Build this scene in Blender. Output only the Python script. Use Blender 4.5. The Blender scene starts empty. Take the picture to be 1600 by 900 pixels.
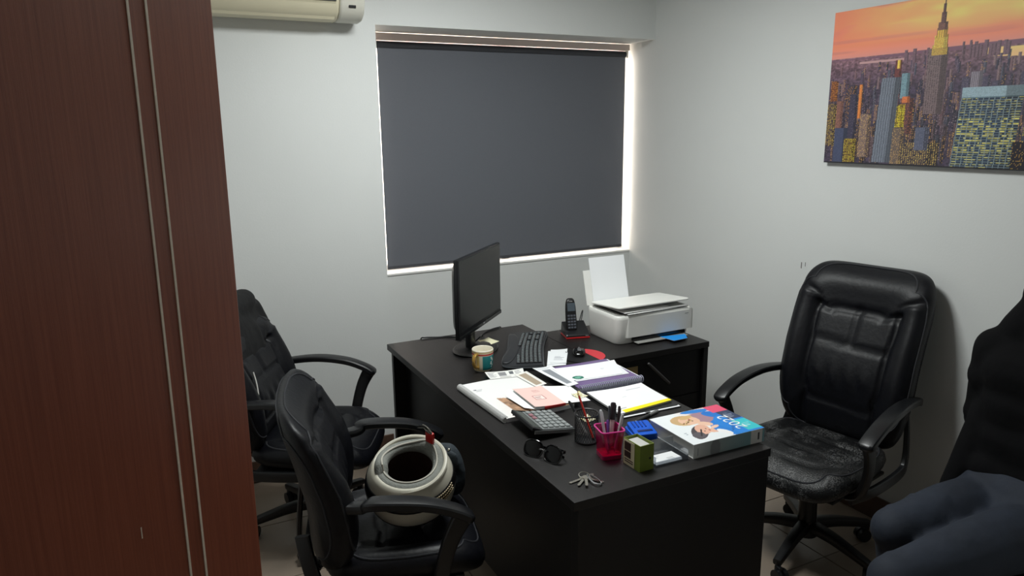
import bpy, bmesh, math, random
import numpy as np
from mathutils import Vector, Matrix

S = bpy.context.scene
COL = S.collection
R = math.radians
PI = math.pi
rnd = random.Random(7)

# ---------------------------------------------------------------- camera
cam_d = bpy.data.cameras.new('camera'); cam = bpy.data.objects.new('camera', cam_d); COL.objects.link(cam)
PITCH, YAW, ROLL = R(12.463), R(63.2705), R(-0.674)
fw = Vector((math.cos(YAW)*math.cos(PITCH), math.sin(YAW)*math.cos(PITCH), -math.sin(PITCH)))
rt = Vector((math.sin(YAW), -math.cos(YAW), 0)); up = rt.cross(fw)
rt2 = math.cos(ROLL)*rt + math.sin(ROLL)*up; up2 = -math.sin(ROLL)*rt + math.cos(ROLL)*up
mw = Matrix((rt2, up2, -fw)).transposed().to_4x4(); mw.translation = Vector((-2.8132, -3.652, 1.758))
cam.matrix_world = mw
cam_d.sensor_width = 36; cam_d.lens = 1131.57/1600*36; cam_d.clip_start = .02
S.camera = cam

# ---------------------------------------------------------------- daylight outside, exposure
W = bpy.data.worlds.new('daylight'); S.world = W; W.use_nodes = True
bg = W.node_tree.nodes['Background']; bg.inputs[0].default_value = (1.0, .86, .73, 1); bg.inputs[1].default_value = 8.0
S.view_settings.view_transform = 'Standard'; S.view_settings.look = 'None'
S.view_settings.gamma = 1; S.view_settings.use_curve_mapping = False
S.view_settings.exposure = 0.0
LAMP_W = 37.0
LAMP_POS = (-1.6, -1.35, 2.68)

# ---------------------------------------------------------------- helpers
def lin(c):
    return tuple(((v/255)/12.92 if v/255 <= .04045 else ((v/255+.055)/1.055)**2.4) for v in c)
MATS = {}
def mat(name, c, rough=.5, metal=0, var=0.0, vs=8, bump=0.0, bs=60, spec=.5, stretch=(1,1,1), coat=0, c2=None, trans=0, alpha=1, emit=None):
    m = bpy.data.materials.new(name); m.use_nodes = True; MATS[name] = m
    nt = m.node_tree; b = nt.nodes['Principled BSDF']
    L = lin(c)
    b.inputs['Base Color'].default_value = (*L, 1); b.inputs['Roughness'].default_value = rough
    b.inputs['Metallic'].default_value = metal; b.inputs['Specular IOR Level'].default_value = spec
    if coat: b.inputs['Coat Weight'].default_value = coat; b.inputs['Coat Roughness'].default_value = .15
    if trans: b.inputs['Transmission Weight'].default_value = trans
    if alpha < 1: b.inputs['Alpha'].default_value = alpha
    if emit: b.inputs['Emission Color'].default_value = (*lin(emit[0]), 1); b.inputs['Emission Strength'].default_value = emit[1]
    tc = nt.nodes.new('ShaderNodeTexCoord'); mp = nt.nodes.new('ShaderNodeMapping'); mp.inputs['Scale'].default_value = stretch
    nt.links.new(tc.outputs['Object'], mp.inputs['Vector'])
    if var or c2:
        n = nt.nodes.new('ShaderNodeTexNoise'); n.inputs['Scale'].default_value = vs; n.inputs['Detail'].default_value = 5
        nt.links.new(mp.outputs[0], n.inputs['Vector'])
        r = nt.nodes.new('ShaderNodeValToRGB'); nt.links.new(n.outputs['Fac'], r.inputs['Fac'])
        A = lin(c2) if c2 else tuple(v*(1-var) for v in L); B = L if c2 else tuple(min(1, v*(1+var)) for v in L)
        r.color_ramp.elements[0].position = .3; r.color_ramp.elements[0].color = (*A, 1)
        r.color_ramp.elements[1].position = .7; r.color_ramp.elements[1].color = (*B, 1)
        nt.links.new(r.outputs[0], b.inputs['Base Color'])
    if bump:
        n2 = nt.nodes.new('ShaderNodeTexNoise'); n2.inputs['Scale'].default_value = bs; n2.inputs['Detail'].default_value = 4
        nt.links.new(mp.outputs[0], n2.inputs['Vector'])
        bp = nt.nodes.new('ShaderNodeBump'); bp.inputs['Strength'].default_value = bump; bp.inputs['Distance'].default_value = .01
        nt.links.new(n2.outputs['Fac'], bp.inputs['Height']); nt.links.new(bp.outputs[0], b.inputs['Normal'])
    return m
def print_mat(name, rough, coat=0):
    m = mat(name, (255,255,255), rough, coat=coat); nt = m.node_tree
    a = nt.nodes.new('ShaderNodeAttribute'); a.attribute_name = 'Col'
    nt.links.new(a.outputs['Color'], nt.nodes['Principled BSDF'].inputs['Base Color']); return m
def glass_mat(name, tint, gloss=.08, rough=.02):
    m = bpy.data.materials.new(name); m.use_nodes = True; nt = m.node_tree; nt.nodes.clear()
    o = nt.nodes.new('ShaderNodeOutputMaterial'); mx = nt.nodes.new('ShaderNodeMixShader')
    t = nt.nodes.new('ShaderNodeBsdfTransparent'); t.inputs[0].default_value = (*tint, 1)
    g = nt.nodes.new('ShaderNodeBsdfGlossy'); g.inputs['Roughness'].default_value = rough
    mx.inputs[0].default_value = gloss
    nt.links.new(t.outputs[0], mx.inputs[1]); nt.links.new(g.outputs[0], mx.inputs[2]); nt.links.new(mx.outputs[0], o.inputs[0]); return m

def smooth_path(P, n=8):
    P = [Vector(p) for p in P]; out = []
    for i in range(len(P)-1):
        a = P[max(i-1,0)]; b = P[i]; c = P[i+1]; d = P[min(i+2, len(P)-1)]
        for k in range(n):
            t = k/n
            out.append(.5*((2*b)+(c-a)*t+(2*a-5*b+4*c-d)*t*t+(3*b-a-3*c+d)*t**3))
    out.append(P[-1]); return out

class B:
    def __init__(s): s.bm = bmesh.new()
    def box(s, c, d, rz=0, M=None, bev=0):
        r = bmesh.ops.create_cube(s.bm, size=1)
        vs = r['verts']
        bmesh.ops.scale(s.bm, vec=d, verts=vs)
        if bev:
            es = list({e for v in vs for e in v.link_edges})
            q = bmesh.ops.bevel(s.bm, geom=es, offset=bev, segments=2, affect='EDGES', profile=.5)
            vs = list({v for f in q['faces'] for v in f.verts} | {v for v in vs if v.is_valid})
        T = Matrix.Translation(Vector(c)) @ Matrix.Rotation(rz, 4, 'Z')
        if M is not None: T = M @ T
        bmesh.ops.transform(s.bm, matrix=T, verts=vs); return s
    def poly(s, pts, faces):
        v = [s.bm.verts.new(p) for p in pts]
        for f in faces: s.bm.faces.new([v[i] for i in f])
        return s
    def prism(s, outline, z0, z1, M=None):
        n = len(outline); P = [Vector((x, y, z)) for z in (z0, z1) for x, y in outline]
        if M is not None: P = [M @ p for p in P]
        v = [s.bm.verts.new(p) for p in P]
        s.bm.faces.new(v[:n][::-1]); s.bm.faces.new(v[n:])
        for i in range(n):
            j = (i+1) % n; s.bm.faces.new((v[i], v[j], v[n+j], v[n+i]))
        return s
    def rings(s, rings, closed=False, caps=True):
        V = [[s.bm.verts.new(p) for p in r] for r in rings]; n = len(V[0]); m = len(V)
        for i in range(m if closed else m-1):
            a, b = V[i], V[(i+1) % m]
            for k in range(n):
                s.bm.faces.new((a[k], a[(k+1)%n], b[(k+1)%n], b[k]))
        if caps and not closed:
            s.bm.faces.new(V[0][::-1]); s.bm.faces.new(V[-1])
        return s
    def tube(s, pts, r, n=8, closed=False):
        pts = [Vector(p) for p in pts]; m = len(pts); rs = r if isinstance(r, (list, tuple)) else [r]*m
        out = []; N = None
        for i, p in enumerate(pts):
            if closed: t = pts[(i+1)%m]-pts[i-1]
            else: t = pts[min(i+1,m-1)]-pts[max(i-1,0)]
            if t.length < 1e-9: t = Vector((0,0,1))
            t.normalize()
            if N is None:
                N = t.orthogonal().normalized()
            N = (N - t*N.dot(t)); N = N.normalized() if N.length > 1e-6 else t.orthogonal().normalized()
            Bn = t.cross(N)
            out.append([p + rs[i]*(math.cos(2*PI*k/n)*N + math.sin(2*PI*k/n)*Bn) for k in range(n)])
        return s.rings(out, closed)
    def cyl(s, p0, p1, r0, r1=None, n=16): return s.tube([p0, p1], [r0, r0 if r1 is None else r1], n)
    def sweep(s, pts, w, h, up=(0,0,1), n=12, e=.5):
        """rounded rectangular section, w across, h along up"""
        pts = [Vector(p) for p in pts]; m = len(pts); up = Vector(up)
        ws = w if isinstance(w, (list, tuple)) else [w]*m; hs = h if isinstance(h, (list, tuple)) else [h]*m
        out = []
        for i, p in enumerate(pts):
            t = (pts[min(i+1,m-1)]-pts[max(i-1,0)]).normalized()
            sd = t.cross(up).normalized(); u2 = sd.cross(t)
            ring = []
            for k in range(n):
                a = 2*PI*(k+.5)/n; c, q = math.cos(a), math.sin(a)
                ring.append(p + sd*(ws[i]/2*math.copysign(abs(c)**e, c)) + u2*(hs[i]/2*math.copysign(abs(q)**e, q)))
            out.append(ring)
        return s.rings(out)
    def lathe(s, prof, n=24, c=(0,0,0), sx=1, sy=1, M=None):
        c = Vector(c); out = []
        for r, z in prof:
            ring = [c + Vector((sx*r*math.cos(2*PI*k/n), sy*r*math.sin(2*PI*k/n), z)) for k in range(n)]
            if M is not None: ring = [M @ p for p in ring]
            out.append(ring)
        return s.rings(out)
    def ball(s, c, r, sc=(1,1,1), u=16, v=10, M=None):
        T = Matrix.Translation(Vector(c)) @ (M or Matrix.Identity(4)) @ Matrix.Diagonal((*sc, 1))
        bmesh.ops.create_uvsphere(s.bm, u_segments=u, v_segments=v, radius=r, matrix=T); return s
    def capsule(s, p0, p1, r0, r1=None, n=14):
        r1 = r0 if r1 is None else r1; p0 = Vector(p0); p1 = Vector(p1); d = (p1-p0)
        t = d.normalized() if d.length > 1e-6 else Vector((0,0,1))
        pts = []; rs = []
        for k in range(6):
            a = PI/2*(k+.02)/6; pts.append(p0 - t*r0*math.cos(a)); rs.append(r0*math.sin(a))
        pts += [p0, p1]; rs += [r0, r1]
        for k in range(5, -1, -1):
            a = PI/2*(k+.02)/6; pts.append(p1 + t*r1*math.cos(a)); rs.append(r1*math.sin(a))
        return s.tube(pts, rs, n)
    def slab(s, w, h, t, fn=None, back=None, place=None, n=28, e=5, k=7):
        """pillow: squircle outline w x h, thickness t; fn(u,v) added to the front, place(x,y,z) maps to space"""
        place = place or (lambda x, y, z: Vector((x, y, z)))
        def P(u, v, side):
            m = max(abs(u), abs(v)); p = (abs(u)**e+abs(v)**e)**(1/e); f = m/p if p > 0 else 1
            ed = math.sqrt(max(0, 1-m**k)); z = t/2*ed
            if side > 0: z += (fn(u, v) if fn else 0)*ed
            else: z = -z - (back(u, v) if back else 0)*ed
            return place(u*f*w/2, v*f*h/2, z)
        g = [math.sin(PI/2*(2*i/n-1))*.55+(2*i/n-1)*.45 for i in range(n+1)]
        for side in (1, -1):
            V = [[s.bm.verts.new(P(u, v, side)) for v in g] for u in g]
            for i in range(n):
                for j in range(n):
                    q = (V[i][j], V[i+1][j], V[i+1][j+1], V[i][j+1])
                    s.bm.faces.new(q if side > 0 else q[::-1])
        bmesh.ops.remove_doubles(s.bm, verts=s.bm.verts, dist=1e-5)
        s.P = P; return s

def link(name, me, m, parent=None, loc=None):
    o = bpy.data.objects.new(name, me); COL.objects.link(o)
    if m is not None and not me.materials: me.materials.append(m)
    if parent is not None: o.parent = parent
    if loc is not None: o.location = loc
    return o
def obj(name, b, m, parent=None, smooth=True, bev=0, seg=2, loc=None, sharp=35, sub=0):
    bm = b.bm; bmesh.ops.recalc_face_normals(bm, faces=bm.faces)
    me = bpy.data.meshes.new(name); bm.to_mesh(me); bm.free()
    if smooth:
        me.polygons.foreach_set('use_smooth', [True]*len(me.polygons))
        if sharp < 180: me.set_sharp_from_angle(angle=R(sharp))
    o = link(name, me, m, parent, loc)
    if bev:
        q = o.modifiers.new('bevel', 'BEVEL'); q.width = bev; q.segments = seg; q.limit_method = 'ANGLE'; q.angle_limit = R(40)
    if sub:
        q = o.modifiers.new('sub', 'SUBSURF'); q.levels = sub; q.render_levels = sub
    return o
def fused(name, b, m, parent=None, voxel=.012, it=6, loc=None):
    """union of the closed pieces in b as one continuous smooth surface"""
    me = bpy.data.meshes.new('t'); bmesh.ops.recalc_face_normals(b.bm, faces=b.bm.faces); b.bm.to_mesh(me); b.bm.free()
    t = bpy.data.objects.new('t', me); COL.objects.link(t)
    q = t.modifiers.new('r', 'REMESH'); q.mode = 'VOXEL'; q.voxel_size = voxel
    q = t.modifiers.new('s', 'SMOOTH'); q.iterations = it; q.factor = .5
    dg = bpy.context.evaluated_depsgraph_get()
    m2 = bpy.data.meshes.new_from_object(t.evaluated_get(dg)); m2.name = name
    bpy.data.objects.remove(t); m2.polygons.foreach_set('use_smooth', [True]*len(m2.polygons))
    m2.materials.clear()
    return link(name, m2, m, parent, loc)
def thing(name, label, cat, loc=(0,0,0), rz=0, group=None, rot=None):
    o = bpy.data.objects.new(name, None); COL.objects.link(o); o.empty_display_size = .05
    o.location = loc; o.rotation_euler = rot if rot else (0, 0, rz)
    return tag(o, label, cat, group)
def tag(o, label, cat, group=None):
    o['label'] = label; o['category'] = cat
    if group: o['group'] = group
    return o
def struct(o): o['kind'] = 'structure'; return o
def grid_mesh(name, m, nx, ny, pos, img, parent=None, thick=0):
    """printed sheet: (ny,nx,3) sRGB colours 0..1 on a grid; pos(U,V)->(N,3); a plain back and rim give it thickness"""
    U, V = np.meshgrid(np.linspace(0,1,nx), np.linspace(0,1,ny)); co = pos(U.ravel(), V.ravel())
    idx = np.arange(nx*ny).reshape(ny, nx)
    f = np.stack([idx[:-1,:-1], idx[:-1,1:], idx[1:,1:], idx[1:,:-1]], -1).reshape(-1, 4)
    n0 = len(co); col = np.ones((n0,4)); c = np.clip(img.reshape(-1,3),0,1)
    col[:,:3] = np.where(c <= .04045, c/12.92, ((c+.055)/1.055)**2.4)
    faces = f.tolist()
    if thick:
        rim = list(idx[0,:])+list(idx[1:,-1])+list(idx[-1,-2::-1])+list(idx[-2:0:-1,0])
        a = co[idx[0,-1]]-co[idx[0,0]]; b_ = co[idx[-1,0]]-co[idx[0,0]]; nn = np.cross(a, b_); nn /= np.linalg.norm(nn)
        low = co-nn*thick; co = np.vstack([co, low]); col = np.vstack([col, np.tile([.8,.8,.78,1], (n0,1))])
        k = len(rim); faces += (f[:,::-1]+n0).tolist()
        for i in range(k):
            p, q = int(rim[i]), int(rim[(i+1) % k]); faces.append([n0+p, n0+q, q, p])
    me = bpy.data.meshes.new(name); me.from_pydata(co.tolist(), [], faces); me.update()
    ca = me.color_attributes.new('Col', 'FLOAT_COLOR', 'POINT'); ca.data.foreach_set('color', col.ravel().astype(np.float32))
    return link(name, me, m, parent)
def text_bm(txt, size, depth=.0004):
    cu = bpy.data.curves.new('t', 'FONT'); cu.body = txt; cu.size = size; cu.extrude = depth; cu.align_x = 'CENTER'; cu.align_y = 'CENTER'
    o = bpy.data.objects.new('t', cu); COL.objects.link(o)
    me = bpy.data.meshes.new_from_object(o.evaluated_get(bpy.context.evaluated_depsgraph_get()))
    bpy.data.objects.remove(o); return me
def text(name, txt, size, M, m, parent, depth=.0004):
    me = text_bm(txt, size, depth); me.transform(M); me.materials.clear(); return link(name, me, m, parent)
def sheet(name, quad, z, m, parent=None, thick=.0012, curl=0.0, img=None, n=10, label=None):
    """paper on the desk: quad = 4 xy corners (counter-clockwise from above), slight curl at the corners"""
    q = np.array(quad, float)
    if img is None: img = np.ones((n,n,3))*.93
    def pos(U, V):
        xy = ((1-U)*(1-V))[:,None]*q[0]+(U*(1-V))[:,None]*q[1]+(U*V)[:,None]*q[2]+((1-U)*V)[:,None]*q[3]
        zz = z+thick+curl*((U-.5)**2*(V-.3)**2*8)
        return np.column_stack([xy, zz])
    return grid_mesh(name, m, img.shape[1], img.shape[0], pos, img, parent, thick)

# ---------------------------------------------------------------- materials
m_wall = mat('wall_paint', (223,225,223), .65, var=.015, vs=2, bump=.04, bs=120)
m_ceil = mat('ceiling_paint', (232,234,232), .8, var=.01)
m_grout = mat('grout', (118,107,96), .9, var=.1)
m_tile = mat('floor_tile', (142,128,114), .28, var=.06, vs=5, bump=.01)
m_skirt = mat('skirting_tile', (92,70,58), .4, var=.15, vs=12)
m_white = mat('white_plastic', (228,228,222), .35, var=.01)
m_whiteframe = mat('white_frame', (235,235,232), .4, var=.02)
m_glass = glass_mat('window_glass', (.96,.97,.98), .06)
m_blind = mat('blind_fabric', (100,103,110), .85, var=.04, vs=300, bump=.1, bs=600)
m_blind2 = mat('blind_roll', (64,65,70), .8, var=.04, vs=200)
m_black = mat('black_plastic', (13,13,15), .42, var=.1, vs=30, bump=.03, bs=300)
m_black2 = mat('satin_black_plastic', (18,19,22), .35, var=.1, vs=20)
m_gloss = mat('gloss_black', (9,9,10), .12)
m_leather = mat('black_leather', (9,10,16), .46, var=.2, vs=30, bump=.10, bs=60, spec=.32)
m_thread = mat('dark_thread', (34,35,40), .7, var=.2, vs=100)
m_chrome = mat('chrome', (200,200,205), .18, metal=1, var=.05)
m_steel = mat('nickel_key', (190,186,176), .3, metal=1, var=.15, vs=80)
m_paper = print_mat('printed_paper', .75)
m_card = print_mat('printed_gloss', .58)
m_canvas = print_mat('printed_canvas', .5)
m_red = mat('red_plastic', (196,38,40), .35, var=.05)

def worn_leather():
    m = mat('worn_leather', (10,11,13), .46, var=.2, vs=30); nt = m.node_tree; b = nt.nodes['Principled BSDF']
    tc = nt.nodes.new('ShaderNodeTexCoord')
    v = nt.nodes.new('ShaderNodeTexVoronoi'); v.inputs['Scale'].default_value = 150; v.feature = 'DISTANCE_TO_EDGE'
    n = nt.nodes.new('ShaderNodeTexNoise'); n.inputs['Scale'].default_value = 9; n.inputs['Detail'].default_value = 6
    n3 = nt.nodes.new('ShaderNodeTexNoise'); n3.inputs['Scale'].default_value = 160; n3.inputs['Detail'].default_value = 4
    for q in (v, n, n3): nt.links.new(tc.outputs['Object'], q.inputs['Vector'])
    r = nt.nodes.new('ShaderNodeValToRGB'); r.color_ramp.elements[0].position = .46; r.color_ramp.elements[1].position = .60
    nt.links.new(n.outputs['Fac'], r.inputs['Fac'])
    r3 = nt.nodes.new('ShaderNodeValToRGB'); r3.color_ramp.elements[0].position = .47; r3.color_ramp.elements[1].position = .56
    nt.links.new(n3.outputs['Fac'], r3.inputs['Fac'])
    mu = nt.nodes.new('ShaderNodeMath'); mu.operation = 'MULTIPLY'
    nt.links.new(r.outputs[0], mu.inputs[0]); nt.links.new(r3.outputs[0], mu.inputs[1])
    mx = nt.nodes.new('ShaderNodeMix'); mx.data_type = 'RGBA'; mx.inputs['A'].default_value = (*lin((11,12,14)),1); mx.inputs['B'].default_value = (*lin((84,84,84)),1)
    nt.links.new(mu.outputs[0], mx.inputs['Factor']); nt.links.new(mx.outputs['Result'], b.inputs['Base Color'])
    bp = nt.nodes.new('ShaderNodeBump'); bp.inputs['Strength'].default_value = .5; bp.inputs['Distance'].default_value = .003
    nt.links.new(v.outputs['Distance'], bp.inputs['Height']); nt.links.new(bp.outputs[0], b.inputs['Normal'])
    return m
m_worn = worn_leather()
def wood(name, a, c, rough, stretch, sc=14, spec=.5):
    m = mat(name, a, rough, c2=c, vs=sc, stretch=stretch, bump=.05, bs=sc*4, spec=spec); return m
m_door = wood('mahogany_veneer', (158,88,64), (136,72,52), .36, (40,40,1.0), 5)
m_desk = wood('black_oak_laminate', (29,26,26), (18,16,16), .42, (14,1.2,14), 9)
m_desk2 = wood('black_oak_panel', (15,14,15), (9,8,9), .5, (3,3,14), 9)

# ================================================================ SETTING
H = 2.70; XL = -3.45; YF = -5.2
BX = -1.711; BZ = 2.262; RY = .21     # bay: left edge, head height, recess depth
b = B()
b.box(((XL+BX)/2, .2, H/2), (BX-XL, .4, H))                       # pier left of the bay
b.box((BX/2, .2, (BZ+H)/2), (-BX, .4, H-BZ))                      # beam above the bay
b.box((BX/2, (RY+.4)/2, .957/2), (-BX, .4-RY, .957))              # apron under the window
struct(obj('wall_back', b, m_wall, smooth=False))
struct(obj('wall_right', B().box((.06, YF/2+.2, H/2), (.12, -YF+.4, H)), m_wall, smooth=False))
struct(obj('wall_left', B().box((XL-.06, YF/2+.2, H/2), (.12, -YF+.4, H)), m_wall, smooth=False))
struct(obj('wall_rear', B().box((XL/2, YF-.06, H/2), (-XL+.24, .12, H)), m_wall, smooth=False))
b = B(); b.box(((XL-3.34)/2, -3.27, H/2), (-3.34-XL, .1, H)); b.box((-.55, -3.27, H/2), (1.1, .1, H)); b.box((-2.22, -3.27, 2.53), (2.24, .1, .34))
struct(obj('wall_front', b, m_wall, smooth=False))
struct(obj('ceiling', B().box((XL/2, YF/2+.2, H+.05), (-XL+.24, -YF+.4, .1)), m_ceil, smooth=False))
fl = struct(obj('floor', B().box((XL/2, YF/2+.2, -.056), (-XL+.24, -YF+.4, .1)), m_grout, smooth=False))
T = .45; tile_me = None
for i in range(8):
    for j in range(9):
        x = -T/2-i*T; y = -T/2-.02-j*T
        if tile_me is None:
            o = obj('tile', B().box((0,0,-.004), (T-.004, T-.004, .008)), m_tile, fl, smooth=False, bev=.001, seg=1); tile_me = o.data
        else:
            o = link('tile', tile_me, None, fl)
            q = o.modifiers.new('bevel', 'BEVEL'); q.width = .001; q.segments = 1
        if i == 7: o.scale.x = .66; x = -7*T-.66*T/2
        o.location = (x, y, 0)
def skirting(name, p0, p1, nrm):
    p0 = Vector(p0); p1 = Vector(p1); d = p1-p0; n = max(1, round(d.length/.6)); par = None
    for i in range(n):
        c = p0+d*((i+.5)/n); l = d.length/n-.002; a = math.atan2(d.y, d.x)
        c = c+Vector(nrm)*.0065
        bb = B().box((c.x, c.y, .056), (l, .011, .111), rz=a)
        if par is None: par = struct(obj(name, bb, m_skirt, smooth=False, bev=.002))
        else: obj('tile', bb, m_skirt, par, smooth=False, bev=.002)
skirting('baseboard_back', (BX-.01, 0, 0), (XL+.02, 0, 0), (0,-1,0))
skirting('baseboard_bay', (-.02, RY, 0), (BX+.02, RY, 0), (0,-1,0))
skirting('baseboard_right', (0, RY-.02, 0), (0, -3.2, 0), (-1,0,0))
skirting('baseboard_left', (XL, -.02, 0), (XL, -3.2, 0), (1,0,0))

# window in the bay
b = B(); x0, x1, z0, z1, y = BX+.005, -.004, .957, BZ, .345
for (cx, cz, dx, dz) in ((x0+.02,(z0+z1)/2,.04,z1-z0),(x1-.012,(z0+z1)/2,.024,z1-z0),((x0+x1)/2,z0+.02,x1-x0,.04),((x0+x1)/2,z1-.02,x1-x0,.04),((x0+x1)/2,(z0+z1)/2,.05,z1-z0)):
    b.box((cx, y, cz), (dx, .05, dz))
win = struct(obj('window_1', b, m_whiteframe, smooth=False, bev=.003))
xm = (x0+x1)/2
obj('pane', B().box(((x0+xm)/2, y, (z0+z1)/2), (xm-x0-.08, .005, z1-z0-.07)), m_glass, win, smooth=False)
obj('pane', B().box(((x1+xm)/2, y, (z0+z1)/2), (x1-xm-.06, .005, z1-z0-.07)), m_glass, win, smooth=False)
obj('window_sill', B().box(((x0+x1)/2, .262, .962), (x1-x0, .116, .012)), m_whiteframe, win, smooth=False, bev=.002)

# roller blind
bl = thing('roller_blind', 'dark grey roller blind pulled down over the window', 'blind', (-.84, .235, .99))
BLX0, BLX1 = -1.637, -.046; w = BLX1-BLX0; cx = (BLX0+BLX1)/2+.84
obj('fabric', B().box((cx, 0, .605), (w, .0015, 1.21)), m_blind, bl, smooth=False)
obj('bottom_bar', B().box((cx, 0, .006), (w, .008, .016)), m_blind2, bl, smooth=False, bev=.003)
obj('fabric_roll', B().cyl((cx-w/2, .006, 1.206), (cx+w/2, .006, 1.206), .019, n=24), m_blind2, bl)
obj('head_rail', B().box((cx+.004, .004, 1.246), (w+.03, .05, .036)), mat('head_rail_painted_glow', (226,208,200), .5, var=.02), bl, smooth=False, bev=.003)  # white rail tinted pink: warm window light put into its colour
for sx in (-1, 1): obj('bracket', B().box((cx+sx*(w/2+.008), .006, 1.215), (.006, .045, .06)), m_white, bl, smooth=False, bev=.002)

# door leaf, half open in the foreground
E0 = Vector((-2.703, -2.457, 0)); dd = Vector((-.629, -.777, 0)); nn = Vector((.777, -.629, 0))
ang = math.atan2(dd.y, dd.x)
door = struct(obj('door_1', B().box((0,0,1.175), (.94, .04, 2.33)), m_door, smooth=False, bev=.002))
c = E0+dd*.4775-nn*.02; door.location = (c.x, c.y, .008); door.rotation_euler = (0, R(-.6), ang)
m_inlay = mat('aluminium_inlay', (240,226,208), .5, metal=0, var=.08, vs=40)
side = 1 if (Matrix.Rotation(ang, 3, 'Z') @ Vector((0,1,0))).dot(nn) > 0 else -1
for t in (.144, .178):
    obj('inlay_strip', B().box((-.47+t, side*.0202, 1.175), (.0042, .002, 2.328)), m_inlay, door, smooth=False)
obj('scratch', B().box((-.47+.262, side*.0201, 1.235), (.0018, .0006, .016)), m_inlay, door, smooth=False)
for sy in (-1, 1):
    b = B(); b.cyl((.40, sy*.02, 1.02), (.40, sy*.07, 1.02), .009); b.capsule((.40, sy*.065, 1.02), (.29, sy*.065, 1.02), .009)
    b.cyl((.40, sy*.02, 1.02), (.40, sy*.026, 1.02), .025)
    obj('handle', b, m_chrome, door)

# ================================================================ CEILING LAMP
lt = thing('ceiling_light', 'square white ceiling light panel above the desk', 'light', LAMP_POS)
b = B()
for sx, sy, dx, dy in ((0,.31,.64,.02),(0,-.31,.64,.02),(.31,0,.02,.6),(-.31,0,.02,.6)): b.box((sx, sy, 0), (dx, dy, .036))
obj('frame', b, m_white, lt, smooth=False)
obj('diffuser', B().box((0,0,.002), (.6,.6,.006)), mat('diffuser', (255,255,255), .5, emit=((235,243,255), 3)), lt, smooth=False)
ld = bpy.data.lights.new('lamp_light', 'AREA'); ld.shape = 'SQUARE'; ld.size = .58; ld.energy = LAMP_W; ld.color = (.965, 1.0, .975)
lo = bpy.data.objects.new('lamp_light', ld); COL.objects.link(lo); lo.parent = lt; lo.location = (0,0,-.012)

# ================================================================ AIR CONDITIONER
ac = thing('air_conditioner', 'cream wall mounted air conditioner left above the window', 'air conditioner', (-2.215, 0, 2.25))
m_ac = mat('cream_plastic', (222,214,186), .4, var=.02)
prof = [(-.003,.012),(-.07,0),(-.13,.004),(-.172,.03),(-.195,.075),(-.2,.14),(-.197,.24),(-.17,.272),(-.003,.276)]
def ac_prism(x0, x1, P): 
    bb = B(); n = len(P); bb.rings([[Vector((x, y, z)) for y, z in P] for x in (x0, x1)]); return bb
obj('body', ac_prism(-.405, .285, prof), m_ac, ac, bev=.006, sharp=40)
obj('end_panel', ac_prism(.287, .405, prof), mat('end_panel_plastic', (214,212,200), .38, var=.02), ac, bev=.012, seg=3, sharp=40)
obj('outlet_slot', B().box((-.03, -.190, .086), (.60, .02, .020)), m_gloss, ac, smooth=False)
obj('louver', B().poly([(-.37,-.14,.0045),(.27,-.14,.0045),(.27,-.196,.073),(-.37,-.196,.073),(-.37,-.134,.009),(.27,-.134,.009),(.27,-.19,.077),(-.37,-.19,.077)],
    [(0,1,2,3),(7,6,5,4),(0,4,5,1),(1,5,6,2),(2,6,7,3),(3,7,4,0)]), m_ac, ac, smooth=False)
obj('display_window', B().box((.345, -.187, .06), (.034, .006, .014), M=None), m_gloss, ac, smooth=False, bev=.002)
for k in range(3): obj('indicator_mark', B().box((.327+k*.017, -.193, .083), (.007, .004, .006)), m_skirt, ac, smooth=False)

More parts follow.
